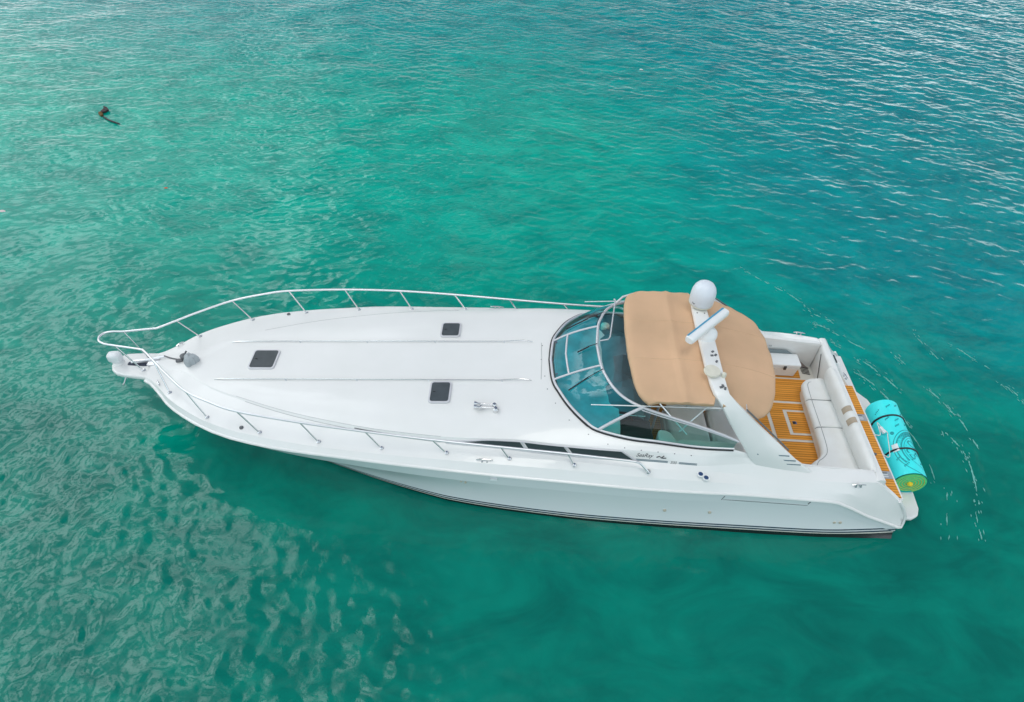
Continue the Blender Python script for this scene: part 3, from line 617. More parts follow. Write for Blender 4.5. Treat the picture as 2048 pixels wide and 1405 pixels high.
# bow rail
railtop = [(-.675, 0, 2.07), (-.63, .11, 2.068), (-.50, .175, 2.06), (-.30, .20, 2.055), (.0, .25, 2.075), (.26, .295, 2.09), (.34, .325, 2.093), (.60, .545, 2.095), (.95, .85, 2.095), (1.498, 1.27, 2.09), (2.03, 1.51, 2.098), (2.569, 1.683, 2.10), (3.734, 1.846, 2.095), (4.9, 1.942, 2.07), (6.08, 1.993, 2.015), (7.286, 2.015, 1.955), (8.477, 2.035, 1.90), (9.2, 2.06, 1.87), (9.62, 2.08, 1.855), (9.72, 2.09, 1.845), (9.80, 2.105, 1.80), (9.94, 2.15, 1.655)]
half = spline(railtop, 6)
full = [np.array((p[0], -p[1], p[2])) for p in half[::-1]] + half[1:]
mb = MB(); mb.tube(full, .021, 10); rail = mb.build('bow_rail', M_steelrail, yacht)
feet = [((.02, .16, 1.353), (-.30, .197, 2.055)), ((.834, .795, None), (.62, .56, 2.095)), ((1.772, 1.37, None), (1.498, 1.27, 2.09)), ((2.854, 1.674, None), (2.569, 1.683, 2.10)), ((3.984, 1.832, None), (3.734, 1.846, 2.095)), ((5.146, 1.917, None), (4.9, 1.942, 2.07)), ((6.329, 1.968, None), (6.08, 1.993, 2.015)), ((7.46, 2.031, None), (7.286, 2.015, 1.955)), ((8.62, 2.10, None), (8.477, 2.035, 1.90))]
def deckz(x, y):
    ya, yb2 = float(yA(x)), yB(x)
    return float(zA(x)) + (zB(x) - float(zA(x))) * np.clip((y - ya) / (yb2 - ya), 0, 1)
for sgn in (-1, 1):
    for (x, y, z), tp in feet:
        if z is None: z = deckz(x, y)
        mb = MB(); mb.tube([(x, sgn * y, z - .01), (tp[0], sgn * tp[1], tp[2])], .0145, 8); mb.lathe((x, sgn * y, z - .006), [(.044, 0), (.044, .014), (.03, .028), (.02, .04)], 14)
        mb.build('stanchion', M_steel, rail)
    z = deckz(9.94, 2.15); mb = MB(); mb.lathe((9.94, sgn * 2.13, z - .01), [(.05, 0), (.05, .014), (.03, .03)], 14); mb.build('end_foot', M_steel, rail)

# cleats, fairleads, filler caps
def cleat(x, y, z, rz, L_=.24):
    mb = MB(); c_, s_ = math.cos(rz), math.sin(rz)
    pt = lambda a, h: (x + a * c_, y + a * s_, z + h)
    mb.tube([pt(-L_ / 2, .05), pt(-L_ / 4, .06), pt(0, .062), pt(L_ / 4, .06), pt(L_ / 2, .05)], [.008, .013, .014, .013, .008], 8)
    for a in (-.045, .045): mb.tube([pt(a, -.01), pt(a, .06)], .013, 8); mb.lathe(pt(a, -.006), [(.025, 0), (.022, .012)], 10)
    return mb.build('cleat', M_steel, yacht)
for sgn in (-1, 1):
    cleat(.50, sgn * .55, float(zdk(.5)) - .02, sgn * rad(52), .17); cleat(7.02, sgn * 2.09, 1.60, 0, .30)
    cleat(13.82, sgn * 2.03, 1.425, sgn * rad(-4), .26)
    mb = MB(); mb.lathe((13.64, sgn * 1.88, 1.465), [(.055, 0), (.055, .012), (.03, .02)], 16); cp = mb.build('filler_cap', M_blue, yacht)
    mb = MB(); mb.lathe((13.64, sgn * 1.88, 1.463), [(.075, 0), (.075, .008)], 16); mb.build('cap_ring', M_steel, cp)
    for x, y in ((10.90, 2.08), (11.0, 2.13)):
        z = deckz(x, y) - (.0 if y < 2.1 else .02); mb = MB(); mb.lathe((x, sgn * y, z), [(.042, 0), (.042, .012), (.02, .02)], 16); cp = mb.build('filler_cap', M_blue, yacht)
        mb = MB(); mb.lathe((x, sgn * y, z), [(.066, -.02), (.066, .008)], 16); mb.build('cap_ring', M_cover, cp)
    mb = MB(); mb.lathe((2.49, sgn * 1.585, deckz(2.49, 1.585) - .005), [(.04, 0), (.038, .02), (.02, .035)], 12); mb.build('deck_fitting', M_scuff, yacht)

# ------------------------------------------------------------------ windscreen
base = [(8.165, 0, 0), (8.215, .53, 0), (8.34, .84, 0), (8.53, 1.16, 0), (8.80, 1.45, 0), (9.02, 1.585, 0), (9.57, 1.69, 0), (10.12, 1.72, 0), (10.82, 1.75, 0), (11.45, 1.78, 0)]
base = [(x, y, (roofz(x, y) if x < 10.9 else 1.97) + .012) for x, y, _ in base]
head = [(9.005, 0, 2.645), (9.055, .535, 2.645), (9.13, .80, 2.64), (9.25, 1.06, 2.63), (9.44, 1.27, 2.60), (9.75, 1.43, 2.56), (10.25, 1.525, 2.46), (10.64, 1.59, 2.385), (11.14, 1.68, 2.27), (11.50, 1.73, 2.14)]
NB = 8
bs, hs = spline(base, NB), spline(head, NB)
ws = MB(); wsroot_pts = [np.array((p[0], -p[1], p[2])) for p in bs[::-1]] + bs[1:]
ws.tube([p + np.array((0, 0, .012)) for p in wsroot_pts], .026, 8)
wsc = ws.build('windscreen', M_alu, yacht)
mb = MB(); mb.tube([(p[0] - (.03 if abs(p[1]) < 1.5 else .012), p[1] * 1.012, p[2] - .004) for p in wsroot_pts], .022, 6); mb.build('rubber_seal', M_black, wsc)
mb = MB(); mb.tube([np.array((p[0], -p[1], p[2])) for p in hs[::-1]] + hs[1:], .026, 10); hd = mb.build('header_rail', M_alu, wsc)
def wpt(s_, u, sgn, off=0.0):
    i = min(int(s_ * NB), len(bs) - 1); f = s_ * NB - i; j = min(i + 1, len(bs) - 1)
    a = bs[i] * (1 - f) + bs[j] * f; b2 = hs[i] * (1 - f) + hs[j] * f; p = a * (1 - u) + b2 * u
    bulge = .05 * 4 * u * (1 - u); return (p[0] - bulge * .6, sgn * (p[1] + bulge * .5 * min(1, p[1])), p[2] + bulge * .5 + off)
def pane(segs, name='pane', gm=None):
    mb = MB(); mb.grid([[wpt(abs(s_), u, -1 if s_ < 0 else 1) for u in np.linspace(0.02, .97, 9)] for s_ in segs]); mb.build(name, gm or M_glass, wsc, angle=80)
pane(np.linspace(-1, 1, 17)); 
for sgn in (-1, 1):
    pane(sgn * np.linspace(1.0, 5.0, 26)); pane(sgn * np.linspace(5.0, 8.98, 24), gm=M_glass2)
    for s_, wd in ((1.0, .021), (5.0, .030)):
        mb = MB(); mb.tube([wpt(s_, u, sgn, .005) for u in np.linspace(0, 1, 8)], wd, 8); mb.build('mullion', M_alu, wsc)
    mb = MB(); mb.tube([wpt(s_, .93 if s_ < 6 else .93, sgn) for s_ in np.linspace(5.1, 8.9, 20)], .011, 6); mb.build('pane_trim', M_alu, wsc)
mb = MB(); mb.tube([wpt(abs(s_), .36 - .03 * s_ * s_ * 0, -1 if s_ < 0 else 1, .004) for s_ in np.linspace(-1, 1, 15)], .02, 8); mb.build('vent_bar', M_alu, wsc)
mb = MB(); mb.tube([wpt(abs(s_), .10, -1 if s_ < 0 else 1, -.01) for s_ in np.linspace(-.85, .85, 12)], .008, 6)
for s_ in (-.8, .8): mb.lathe(wpt(abs(s_), .10, -1 if s_ < 0 else 1), [(.02, -.02), (.02, .02)], 8)
mb.build('vent_stay', M_steel, wsc)
for a, b2 in (((2.6, 1.0, 1), (1.6, .30, 1)), ((.05, 1.0, 1), (.20, .62, -1)), ((1.35, 1.0, -1), (2.1, .22, -1))):
    mb = MB(); A_, B_ = np.array(wpt(*a, .03)), np.array(wpt(*b2, .03)); mb.tube([A_, A_ * .5 + B_ * .5 + np.array((0, 0, .03)), B_], .008, 6); d = (B_ - A_); mb.tube([A_ + d * .45 + np.array((0, 0, .02)), B_ + d * .06], .013, 6)
    mb.build('wiper', M_black, wsc)
# dash under the glass
rows = []
for u in np.linspace(0, 1, 10):
    row = []
    for s_ in np.linspace(-5.2, 5.2, 33):
        i = min(int(abs(s_) * NB), len(bs) - 1); p = bs[i]; sg = -1 if s_ < 0 else 1
        x = p[0] + .06 + (9.42 - p[0] - .02) * u if p[0] < 9.3 else p[0] + .06; y = p[1] * (1 - .03)
        row.append((x, sg * y, p[2] - .05 - .16 * u + .02 * math.sin(3 * s_) * u))
    rows.append(row)
mb = MB(); mb.grid(rows); mb.build('dash_top', M_dash, yacht, angle=60)
# instrument binnacle under a slate cover: faceted folds
gx = [9.14, 9.27, 9.40, 9.56, 9.74, 9.95]; gy = [1.6, 1.3, 1.0, .75, .5, .2, -.1, -.35, -.6, -.85, -1.0]
hz = {0: [.02, .05, .03, .02, .02, .04, .02, .0, .02, .0, -.02], 1: [.10, .12, .06, .14, .09, .13, .10, .06, .12, .06, .0], 2: [.12, .05, .12, .17, .15, .2, .16, .08, .15, .1, .02],
      3: [.1, .0, .05, .22, .2, .24, .12, .13, .17, .12, .02], 4: [.08, -.05, .04, .2, .24, .22, .04, .15, .17, .12, .0], 5: [0, -.1, -.05, .1, .16, .12, -.1, .06, .08, .06, -.1]}
mb = MB(); mb.grid([[(x + rng.normal() * .02, y + rng.normal() * .02, 1.88 + 1.5 * hz[i][j]) for j, y in enumerate(gy)] for i, x in enumerate(gx)])
mb.grid([[(9.97, y, 1.88 + 1.5 * hz[5][j]) for j, y in enumerate(gy)], [(10.02, y, .80) for y in gy]])
bin_ = mb.build('binnacle_cover', M_slate, yacht, angle=18)
mb = MB(); mb.prism(rrect(9.95, -.62, .34, .56, .06), 1.55, 1.82); mb.build('console', M_slate, bin_, bevel=.03)
for y in (-.48, -.76): mb = MB(); mb.lathe((9.97, y, 1.822), [(.065, 0), (.06, .003)], 14); mb.build('cup_holder', M_black, bin_)
mb = MB(); mb.prism([(9.2, -1.02), (10.08, -1.0), (10.12, -1.60), (9.45, -1.60)], 1.3, 1.72); mb.build('side_console', M_black, bin_, bevel=.03)
mb = MB(); mb.tube([(9.45, -1.02, 1.86), (9.98, -.98, 1.80)], .012, 6); mb.build('chrome_strip', M_steel, bin_)
mb = MB(); mb.lathe((9.32, 1.22, 1.9), [(.08, 0), (.1, .05), (.09, .18), (.04, .22)], 12); mb.build('covered_instrument', M_aged, bin_)

# ------------------------------------------------------------------ cockpit
SZ = .75
mb = MB(); mb.prism([(9.9, -1.68), (14.25, -1.72), (14.25, 1.72), (9.9, 1.68)], SZ - .06, SZ); sole = mb.build('cockpit_sole', M_gel2, yacht, smooth=False)
def plank(poly, name='teak_panel'):
    mb = MB(); mb.prism(poly, SZ + .002, SZ + .010); return mb.build(name, M_teak, sole, smooth=False)
plank([(9.95, -1.66), (12.88, -1.66), (12.88, .55), (12.6, .55), (12.6, 1.6), (9.95, 1.6)])
plank([(12.96, -.46), (14.0, -.46), (14.0, -.345), (13.25, -.345), (13.25, .345), (14.0, .345), (14.0, .525), (12.96, .525)])
plank([(13.33, -.285), (14.0, -.285), (14.0, .285), (13.33, .285)], 'sole_hatch')
plank([(12.93, .59), (14.0, .59), (14.0, 1.26), (12.66, 1.26), (12.66, .59)])
plank([(12.66, 1.31), (13.90, 1.31), (13.93, 1.66), (12.66, 1.66)])
plank([(12.93, -1.64), (14.2, -1.64), (14.2, -.525), (12.93, -.525)])
mb = MB(); mb.prism(rrect(13.42, -.02, .085, .08, .02), SZ + .011, SZ + .016); mb.build('hatch_pull', M_steel, sole); 
mb = MB(); mb.prism(rrect(13.41, -.02, .06, .055, .015), SZ + .017, SZ + .022); mb.build('pull_recess', M_black, sole, smooth=False)
mb = MB()
for k in range(5): mb.tube([(13.98 + .0 * k, 1.66 - .045 * k, SZ + .012), (14.16, 1.62 - .045 * k, SZ + .012)], .008, 5)
mb.build('drain_grille', M_black, sole)
# liner walls, both sides, with a storage recess to starboard
for sgn in (-1, 1):
    rows = []
    for x in np.linspace(9.2, 14.22, 30):
        ye, ze = float(yE(x)), zE(x)
        rows.append([(x, sgn * (ye + .002), ze), (x, sgn * (ye - .005), ze - .06), (x, sgn * (ye + .0), ze - .09), (x, sgn * (ye + .01), 1.0), (x, sgn * (ye + .02), SZ - .02)])
    mb = MB(); mb.grid(rows); cw = mb.build('cockpit_liner', M_gel, yacht, angle=30)
    if sgn > 0:
        mb = MB(); pts = [(12.9, 1.675, 1.26), (13.52, 1.672, 1.26), (13.72, 1.670, 1.13), (13.70, 1.670, 1.10), (12.95, 1.675, 1.10), (12.86, 1.675, 1.18)]
        mb.slab(pts, (0, -.006, 0)); mb.build('storage_recess', mat('recess_grey', (.22, .27, .29), .6), cw, smooth=False)
        mb = MB(); v, f = text_geo('150', .07); mb.add([(13.1 + q[0], 1.664, 1.34 + q[1]) for q in v], f); mb.build('plate_lettering', M_scuff, cw, smooth=False)
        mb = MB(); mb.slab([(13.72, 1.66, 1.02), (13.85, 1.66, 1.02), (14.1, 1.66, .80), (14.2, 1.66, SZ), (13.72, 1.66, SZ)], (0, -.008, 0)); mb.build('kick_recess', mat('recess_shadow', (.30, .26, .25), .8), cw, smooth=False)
# transom: inner wall, coaming top, outer face, teak step and lip
sec = [(14.22, SZ - .02), (14.20, 1.40), (14.21, 1.45), (14.25, 1.475), (14.335, 1.475), (14.37, 1.45), (14.475, 1.0)]
mb = MB()
for (y0, y1) in ((-1.90, .93),):
    mb.grid([[(x, y, z) for x, z in sec] for y in np.linspace(y0, y1, 12)])
    mb.add([(x, y1, z) for x, z in sec] + [(14.475, y1, SZ)], [tuple(range(len(sec) + 1))]); mb.add([(x, y0, z) for x, z in sec] + [(14.475, y0, SZ)], [tuple(range(len(sec) + 1))])
tr = mb.build('transom', M_gel, yacht, angle=40)
mb = MB(); sec2 = [(14.24, SZ - .02), (14.22, 1.40), (14.235, 1.45), (14.27, 1.475), (14.36, 1.475), (14.40, 1.44), (14.46, 1.34), (14.74, 1.02), (14.80, .98)]
mb.grid([[(x, y, z) for x, z in sec2] for y in np.linspace(.93, 1.90, 8)]); mb.add([(x, .93, z) for x, z in sec2] + [(14.80, .93, SZ)], [tuple(range(len(sec2) + 1))])
gate = mb.build('transom_gate', M_gel, yacht, angle=40)
mb = MB(); mb.tube([(14.20, 1.50, 1.36), (14.22, 1.22, .86)], .008, 6); mb.build('gate_seam', M_dark, gate)
mb = MB(); mb.tube([(14.49, 1.52, 1.33), (14.53, 1.34, 1.28)], .018, 6); mb.build('gate_latch', M_dark, gate)
mb = MB(); mb.box((14.30, 1.02, 1.44), (.03, .1, .05)); mb.build('tail_light', M_red, gate)
cl = cleat(14.72, 1.12, 1.06, rad(-75), .2)
mb = MB(); mb.prism([(14.46, -1.86), (14.60, -1.86), (14.78, -1.93), (14.86, -1.95), (14.90, -1.93), (14.90, 1.88), (14.46, 1.86)], .90, .985); step = mb.build('transom_step', M_gel, yacht, bevel=.015)
mb = MB(); mb.prism([(14.51, -1.50), (14.75, -1.91), (14.85, -1.925), (14.85, .93), (14.51, .93)][::-1], .987, 1.0)
mb.build('teak_tread', M_teak, step, smooth=False)
mb = MB(); mb.tube([(14.50, -1.5, 1.008), (14.50, .93, 1.008)], .012, 6); mb.build('step_track', M_pip, step)
for y in (.02, -1.42):
    mb = MB(); mb.prism(rrect(14.68, y, .33, .17, .01), 1.002, 1.014); hg = mb.build('hinge_plate', M_plate, yacht)
    for k in (-.045, 0, .045): mb = MB(); mb.box((14.69, y + k, 1.017), (.15, .014, .006)); mb.build('hinge_slot', M_scuff if k > 0 else M_cover, hg)
for x, y in ((14.66, -.50), (14.70, -.92)): mb = MB(); mb.lathe((x, y, 1.0), [(.03, 0), (.03, .015), (.015, .025)], 10); mb.build('deck_eye', M_scuff, step)
mb = MB(); mb.grid([[(14.89, y, .9), (14.93, y, .5), (14.95, y, .2)] for y in (-2.0, 2.0)]); mb.build('transom_face', M_gel, yacht)
plat = [(14.85, -1.86), (15.45, -1.84), (15.60, -1.76), (15.68, -1.60), (15.72, -1.2), (15.74, 0), (15.72, 1.0), (15.64, 1.3), (15.45, 1.55), (15.15, 1.75), (14.85, 1.86)]
mb = MB(); mb.prism(plat, .12, .215); mb.build('swim_platform', M_gel, yacht, bevel=.03, seg=3)

# aft bench: base, three cushions with piping, bolster with two tan wear patches
def cushion(poly, z0, z1, inset=.10, round_=.07):
    mb = MB(); c = np.mean(np.array(poly), 0); rings = []
    def ring(d, z):
        P = np.array(poly); k = len(P); out_ = []
        for i in range(k):
            e0 = P[i] - P[i - 1]; e1 = P[(i + 1) % k] - P[i]; n0 = np.array((e0[1], -e0[0])) / (np.linalg.norm(e0) + 1e-9); n1 = np.array((e1[1], -e1[0])) / (np.linalg.norm(e1) + 1e-9)
            nn = n0 + n1; nn = nn / max(np.linalg.norm(nn), .3); out_.append((*(P[i] - nn * d), z))
        return out_
    global _ring; _ring = ring
    for d, z in ((.0, z0), (-.012, z0 + .03), (0, z1 - round_), (round_ * .3, z1 - round_ * .3), (round_, z1), (inset, z1 + .004)): rings.append(ring(d, z))
    mb.grid(rings, cv=True); top_ = ring(inset, z1 + .004); ct = tuple(np.mean(np.array(top_), 0)); mb.add(top_ + [ct], [(k_, (k_ + 1) % len(top_), len(top_)) for k_ in range(len(top_))])
    return mb, top_
def rpoly(pts, r=.07, n=5):
    P = [np.array(p, float) for p in pts]; o = []
    for i in range(len(P)):
        a, b2, c = P[i - 1], P[i], P[(i + 1) % len(P)]; d0, d1 = a - b2, c - b2; l0, l1 = np.linalg.norm(d0), np.linalg.norm(d1); q = min(r, .45 * l0, .45 * l1)
        p0, p1 = b2 + d0 / l0 * q, b2 + d1 / l1 * q
        for t_ in np.linspace(0, 1, n): o.append(tuple(p0 * (1 - t_) ** 2 + b2 * 2 * t_ * (1 - t_) + p1 * t_ * t_))
    return o
def sm2_old(pts, n=4): return [(p[0], p[1]) for p in spline([(x, y, 0) for x, y in pts], n, closed=True)]
seat_z = 1.10
xfr = I((-1.72, 13.27), (-1.40, 13.275), (-1.27, 13.33), (-1.16, 13.47), (-1.03, 13.575), (-.88, 13.61), (.70, 13.68), (.84, 13.71), (.93, 13.77), (.985, 13.87), (1.005, 13.97))
mb = MB(); xsb = [-1.72, -1.45, -1.3, -1.18, -1.05, -.9, -.3, .3, .7, .86, .92]
mb.grid([[(float(xfr(y)) + .05, y, SZ), (float(xfr(y)) + .05, y, .93), (14.2, y, .93)] for y in xsb]); mb.add([(float(xfr(.92)) + .05, .92, SZ), (float(xfr(.92)) + .05, .92, .93), (14.2, .92, .93), (14.2, .92, SZ)], [(0, 1, 2, 3)])
bench = mb.build('aft_bench', M_gel, yacht)
for y0_, y1_ in ((.372, 1.005), (-.372, .364), (-1.72, -.38)):
    rows = []; ys_ = [y0_, y0_ + .004, y0_ + .012, y0_ + .03] + list(np.linspace(y0_ + .06, y1_ - .06, 26 if y1_ - y0_ > 1 else 14)) + [y1_ - .03, y1_ - .012, y1_ - .004, y1_]
    for y in ys_:
        e = min(y - y0_, y1_ - y); dz = .022 * max(0, 1 - e / .03) ** 2; xf = float(xfr(y))
        cr = .006 * math.sin(9 * y + 1) * math.sin(5 * y)
        prof = [(xf + .05, .925), (xf + .012, .94), (xf, .985), (xf + .006, 1.035), (xf + .028, 1.075), (xf + .065, 1.097), (xf + .12, 1.102 + cr * .4)] + [(xf + .12 + (14.2 - xf - .12) * u, 1.102 + .012 * math.sin(math.pi * u) + cr) for u in (.25, .5, .75, 1.0)]
        rows.append([(x, y, z - dz) for x, z in prof])
    rows = [[(x, y, .925) for x, y, z in rows[0]]] + rows + [[(x, y, .925) for x, y, z in rows[-1]]]
    mb = MB(); mb.grid(rows); cu = mb.build('seat_cushion', M_vinyl, bench, angle=55)
    yy_ = np.linspace(y0_ + .012, min(y1_ - .012, .80), 26); pl = [(float(xfr(y)) + .105, y, 1.103) for y in yy_]
    if y1_ > .9: pl += [(13.84, .86, 1.103), (13.95, .90, 1.10), (14.10, .91, 1.10)]
    mb = MB(); mb.tube(pl, .005, 5); mb.build('piping', M_pip, bench)
for y in (.368, -.376):
    mb = MB(); mb.tube([(float(xfr(y)) + .012, y, 1.03), (float(xfr(y)) + .05, y, 1.082), (float(xfr(y)) + .12, y, 1.092), (14.18, y, 1.092)], .007, 5); mb.build('cushion_seam', M_pip, bench)
rows = []
for y in np.linspace(-1.72, .98, 24):
    ex = (1 - abs((y + .37) / 1.37) ** 14); rr_ = .11 * (.6 + .4 * ex)
    rows.append([(14.235 + .0 * y + 1.0 * rr_ * math.cos(a), y, 1.33 + (.19 if math.sin(a) > 0 else .26) * math.sin(a) * (.8 + .2 * ex)) for a in np.linspace(0, 2 * math.pi, 18, endpoint=False)])
mb = MB(); mb.grid(rows, cv=True); mb.add(rows[0], [tuple(range(18))]); mb.add(rows[-1], [tuple(range(18))])
bol = mb.build('backrest', M_vinyl, bench, angle=50)
for y in (-.20, -.50):
    mb = MB(); mb.grid([[(14.235 + .1145 * math.cos(a), yy_, 1.33 + (.195 if math.sin(a) > 0 else .26) * math.sin(a)) for a in np.linspace(rad(75), rad(165), 12)] for yy_ in (y - .07, y + .07)]); mb.build('wear_patch', M_tan2, bol)

# helm-side lounge seats seen through the port quarter light
def seatbox(poly, z0, z1, name, par, r_=.06, m_=None):
    P_ = rpoly(poly, .12)
    ar = sum(P_[i - 1][0] * P_[i][1] - P_[i][0] * P_[i - 1][1] for i in range(len(P_)))
    if ar < 0: P_ = P_[::-1]
    mb, tp = cushion(P_, z0, z1, r_ + .03, r_); return mb.build(name, m_ or M_vinyl, par, angle=60)
mb = MB(); mb.prism([(10.56, -1.62), (12.45, -1.62), (12.45, -.1), (10.56, -.1)], SZ, 1.02); lounge = mb.build('lounge_seat', M_gel, yacht, bevel=.03)
seatbox([(10.58, -1.42), (10.6, -.05), (11.35, -.05), (11.4, -1.42)], 1.0, 1.22, 'seat_cushion', lounge)
seatbox([(11.44, -1.42), (11.44, -.05), (12.2, -.05), (12.3, -1.42)], 1.0, 1.20, 'seat_cushion', lounge)
seatbox([(10.45, -1.68), (10.55, -1.42), (11.75, -1.42), (11.75, -1.68)], 1.2, 1.74, 'armrest', lounge, .03)
seatbox([(10.18, -1.68), (10.2, -1.22), (10.42, -1.26), (10.60, -1.68)], 1.1, 1.76, 'armrest', lounge, .03)
mb = MB(); mb.tube([(10.9, .2, 1.5), (10.93, -.02, 1.42), (11.1, -.12, 1.40), (11.4, -.1, 1.40)], .05, 8); mb.build('headrest_bolster', mat('grey_stripe_vinyl', (.36, .37, .35), .5), lounge)
seatbox([(11.0, .2), (11.0, -.22), (11.75, -.2), (11.75, .2)], 1.2, 1.62, 'backrest', lounge)
# small table post beside the seats
mb = MB(); mb.tube([(10.32, -.55, SZ), (10.32, -.55, 1.6)], .025, 8); mb.build('grab_post', M_alu, yacht)

# ------------------------------------------------------------------ radar arch
L_ = [  # fore x, aft x, y, z, inward vector of the thickness
    (11.92, 12.98, 1.885, 1.56), (11.76, 12.60, 1.86, 1.84), (11.53, 12.24, 1.77, 2.15), (11.28, 11.82, 1.635, 2.47), (11.10, 11.49, 1.53, 2.74), (11.00, 11.33, 1.46, 2.87), (10.92, 11.20, 1.36, 2.965), (10.88, 11.17, 1.18, 3.01), (10.855, 11.155, .8, 3.03), (10.845, 11.15, .4, 3.045), (10.84, 11.15, 0, 3.05)]
secs = [(a, b2, -y, z) for a, b2, y, z in L_] + [(a, b2, y, z) for a, b2, y, z in L_[::-1][1:]]
mb = MB(); rings = []
for i, (xf, xa, y, z) in enumerate(secs):
    p0, p1 = secs[max(i - 1, 0)], secs[min(i + 1, len(secs) - 1)]; d = Vector((0, p1[2] - p0[2], p1[3] - p0[3])).normalized(); nin = Vector((0, d.z, -d.y)); th = .10
    ring = []
    for uu, vv in ((.06, 0), (.5, -.008), (.94, 0), (1, .03), (1, th - .03), (.94, th), (.06, th), (0, th - .03), (0, .03)):
        ring.append((xf + (xa - xf) * uu, y + nin.y * vv, z + nin.z * vv))
    rings.append(ring)
mb.grid(rings, cv=True); mb.add(rings[0], [tuple(range(9))]); mb.add(rings[-1], [tuple(range(9))])
arch = mb.build('radar_arch', M_gel, yacht, angle=45)
for sgn in (-1, 1):
    for x0_, x1_, z in ((11.86, 12.44, 1.955), (12.0, 12.58, 1.86), (12.12, 12.70, 1.765)):
        for zz_ in (z,):
            mb = MB()
            def fy(z): return float(np.interp(z, [1.56, 1.84, 2.15, 2.47], [1.885, 1.86, 1.77, 1.635])) + .004
            mb.add([(x0_, sgn * fy(z), z), (x1_, sgn * (fy(z - .0)), z - .0), (x1_ + .008, sgn * fy(z - .022), z - .022), (x0_ + .008, sgn * fy(z - .022), z - .022)], [(0, 1, 2, 3)])
            mb.build('vent_louver', M_stripe_g, arch, smooth=False)
    mb = MB(); mb.tube([(11.52, sgn * 1.50, 2.74), (11.86, sgn * 1.59, 2.47), (12.25, sgn * 1.71, 2.16), (12.42, sgn * 1.76, 2.02)], .016, 6); mb.build('arch_edge_trim', M_scuff, arch)
    mb = MB(); mb.tube([(11.36, sgn * 1.47, 2.72), (8.84, sgn * 1.405, 2.525)], [.014, .009], 6); an = mb.build('whip_antenna', M_cover, yacht)
    mb = MB(); mb.lathe((11.40, sgn * 1.50, 2.73), [(.03, -.05), (.035, 0), (.02, .03)], 10); mb.box((11.42, sgn * 1.50, 2.70), (.12, .05, .06)); mb.build('antenna_mount', M_scuff, an)
# satellite dome
mb = MB(); mb.lathe((11.03, .93, 3.02), [(r_ * .885, h_ * .885) for r_, h_ in ((.16, 0), (.20, .04), (.255, .10), (.268, .16), (.27, .30), (.262, .40), (.235, .49), (.19, .56), (.13, .605), (.06, .63), (.005, .637))], 32); dome = mb.build('satellite_dome', M_dome, yacht, angle=35)
mb = MB(); mb.lathe((11.03, .93, 2.99), [(.124, 0), (.15, .02), (.19, .05), (.232, .092), (.2395, .112)], 32); mb.build('dome_base', M_aged, dome, angle=30)
mb = MB(); mb.tube([(11.03 - .240 * math.cos(a), .93 - .240 * math.sin(a), h) for a, h in ((.55, 3.19), (.68, 3.16), (.80, 3.18))], .008, 5); mb.build('dome_mark', M_scuff, dome)
# open-array radar
mb = MB(); mb.lathe((10.99, .02, 3.02), [(.19, 0), (.20, .06), (.19, .12), (.15, .17), (.08, .20), (.06, .23)], 24); ped = mb.build('radar_pedestal', M_cover, yacht, angle=40)
d = Vector((.815, .85, 0)).normalized(); q_ = Vector((-d.y, d.x, 0)); c_ = Vector((10.94, -.03, 3.33)); hl = .60
rings = []
for a_ in (-hl, -hl + .02, -hl + .04, hl - .04, hl - .02, hl):
    k_ = .8 if abs(a_) == hl else .95 if abs(a_) > hl - .03 else 1
    rings.append([c_ + d * a_ + q_ * (.085 * k_ * (abs(math.cos(t_)) ** .6) * (1 if math.cos(t_) > 0 else -1)) + Vector((0, 0, .075 * k_ * (abs(math.sin(t_)) ** .7) * (1 if math.sin(t_) > 0 else -1))) for t_ in np.linspace(0, 2 * math.pi, 16, endpoint=False)])
mb = MB(); mb.grid(rings, cv=True); mb.add(rings[0], [tuple(range(16))]); mb.add(rings[-1], [tuple(range(16))]); bar = mb.build('scanner_bar', M_cover, ped, angle=50)
mb = MB(); mb.slab([c_ + d * a_ + q_ * s_ + Vector((0, 0, h_)) for a_, s_, h_ in ((-.57, .040, .073), (.57, .040, .073), (.57, .072, .060), (-.57, .072, .060))], q_ * .004 + Vector((0, 0, .008))); mb.build('bar_stripe', M_bluestripe, ped)
# flat gps disc and small hardware on the arch
mb = MB(); mb.lathe((10.93, -.94, 3.02), [(.08, 0), (.14, .03), (.15, .05), (.14, .075), (.06, .09)], 24); gps = mb.build('gps_antenna', M_aged, yacht, angle=40)
mb = MB(); mb.lathe((11.13, -1.0, 3.0), [(.03, 0), (.045, .02), (.04, .09), (.02, .11)], 12); mb.build('anchor_light', M_aged, arch)
for x, y in ((11.03, -.42), (11.07, -.5), (11.0, -.52), (11.06, -.66), (11.09, -1.22), (11.12, -1.27), (11.05, -1.25)):
    mb = MB(); mb.box((x + rng.normal() * .01, y, float(np.interp(-y, [0, .8, 1.18, 1.36], [3.05, 3.03, 3.01, 2.965])) + .01), (.05, .035, .03), rng.random() * 2); mb.build('arch_fitting', M_scuff, arch)
for x, y in ((10.93, .66), (11.07, .66)): mb = MB(); mb.lathe((x, y, 3.032), [(.018, 0), (.015, .008)], 8); mb.build('arch_bolt', M_dark, arch)

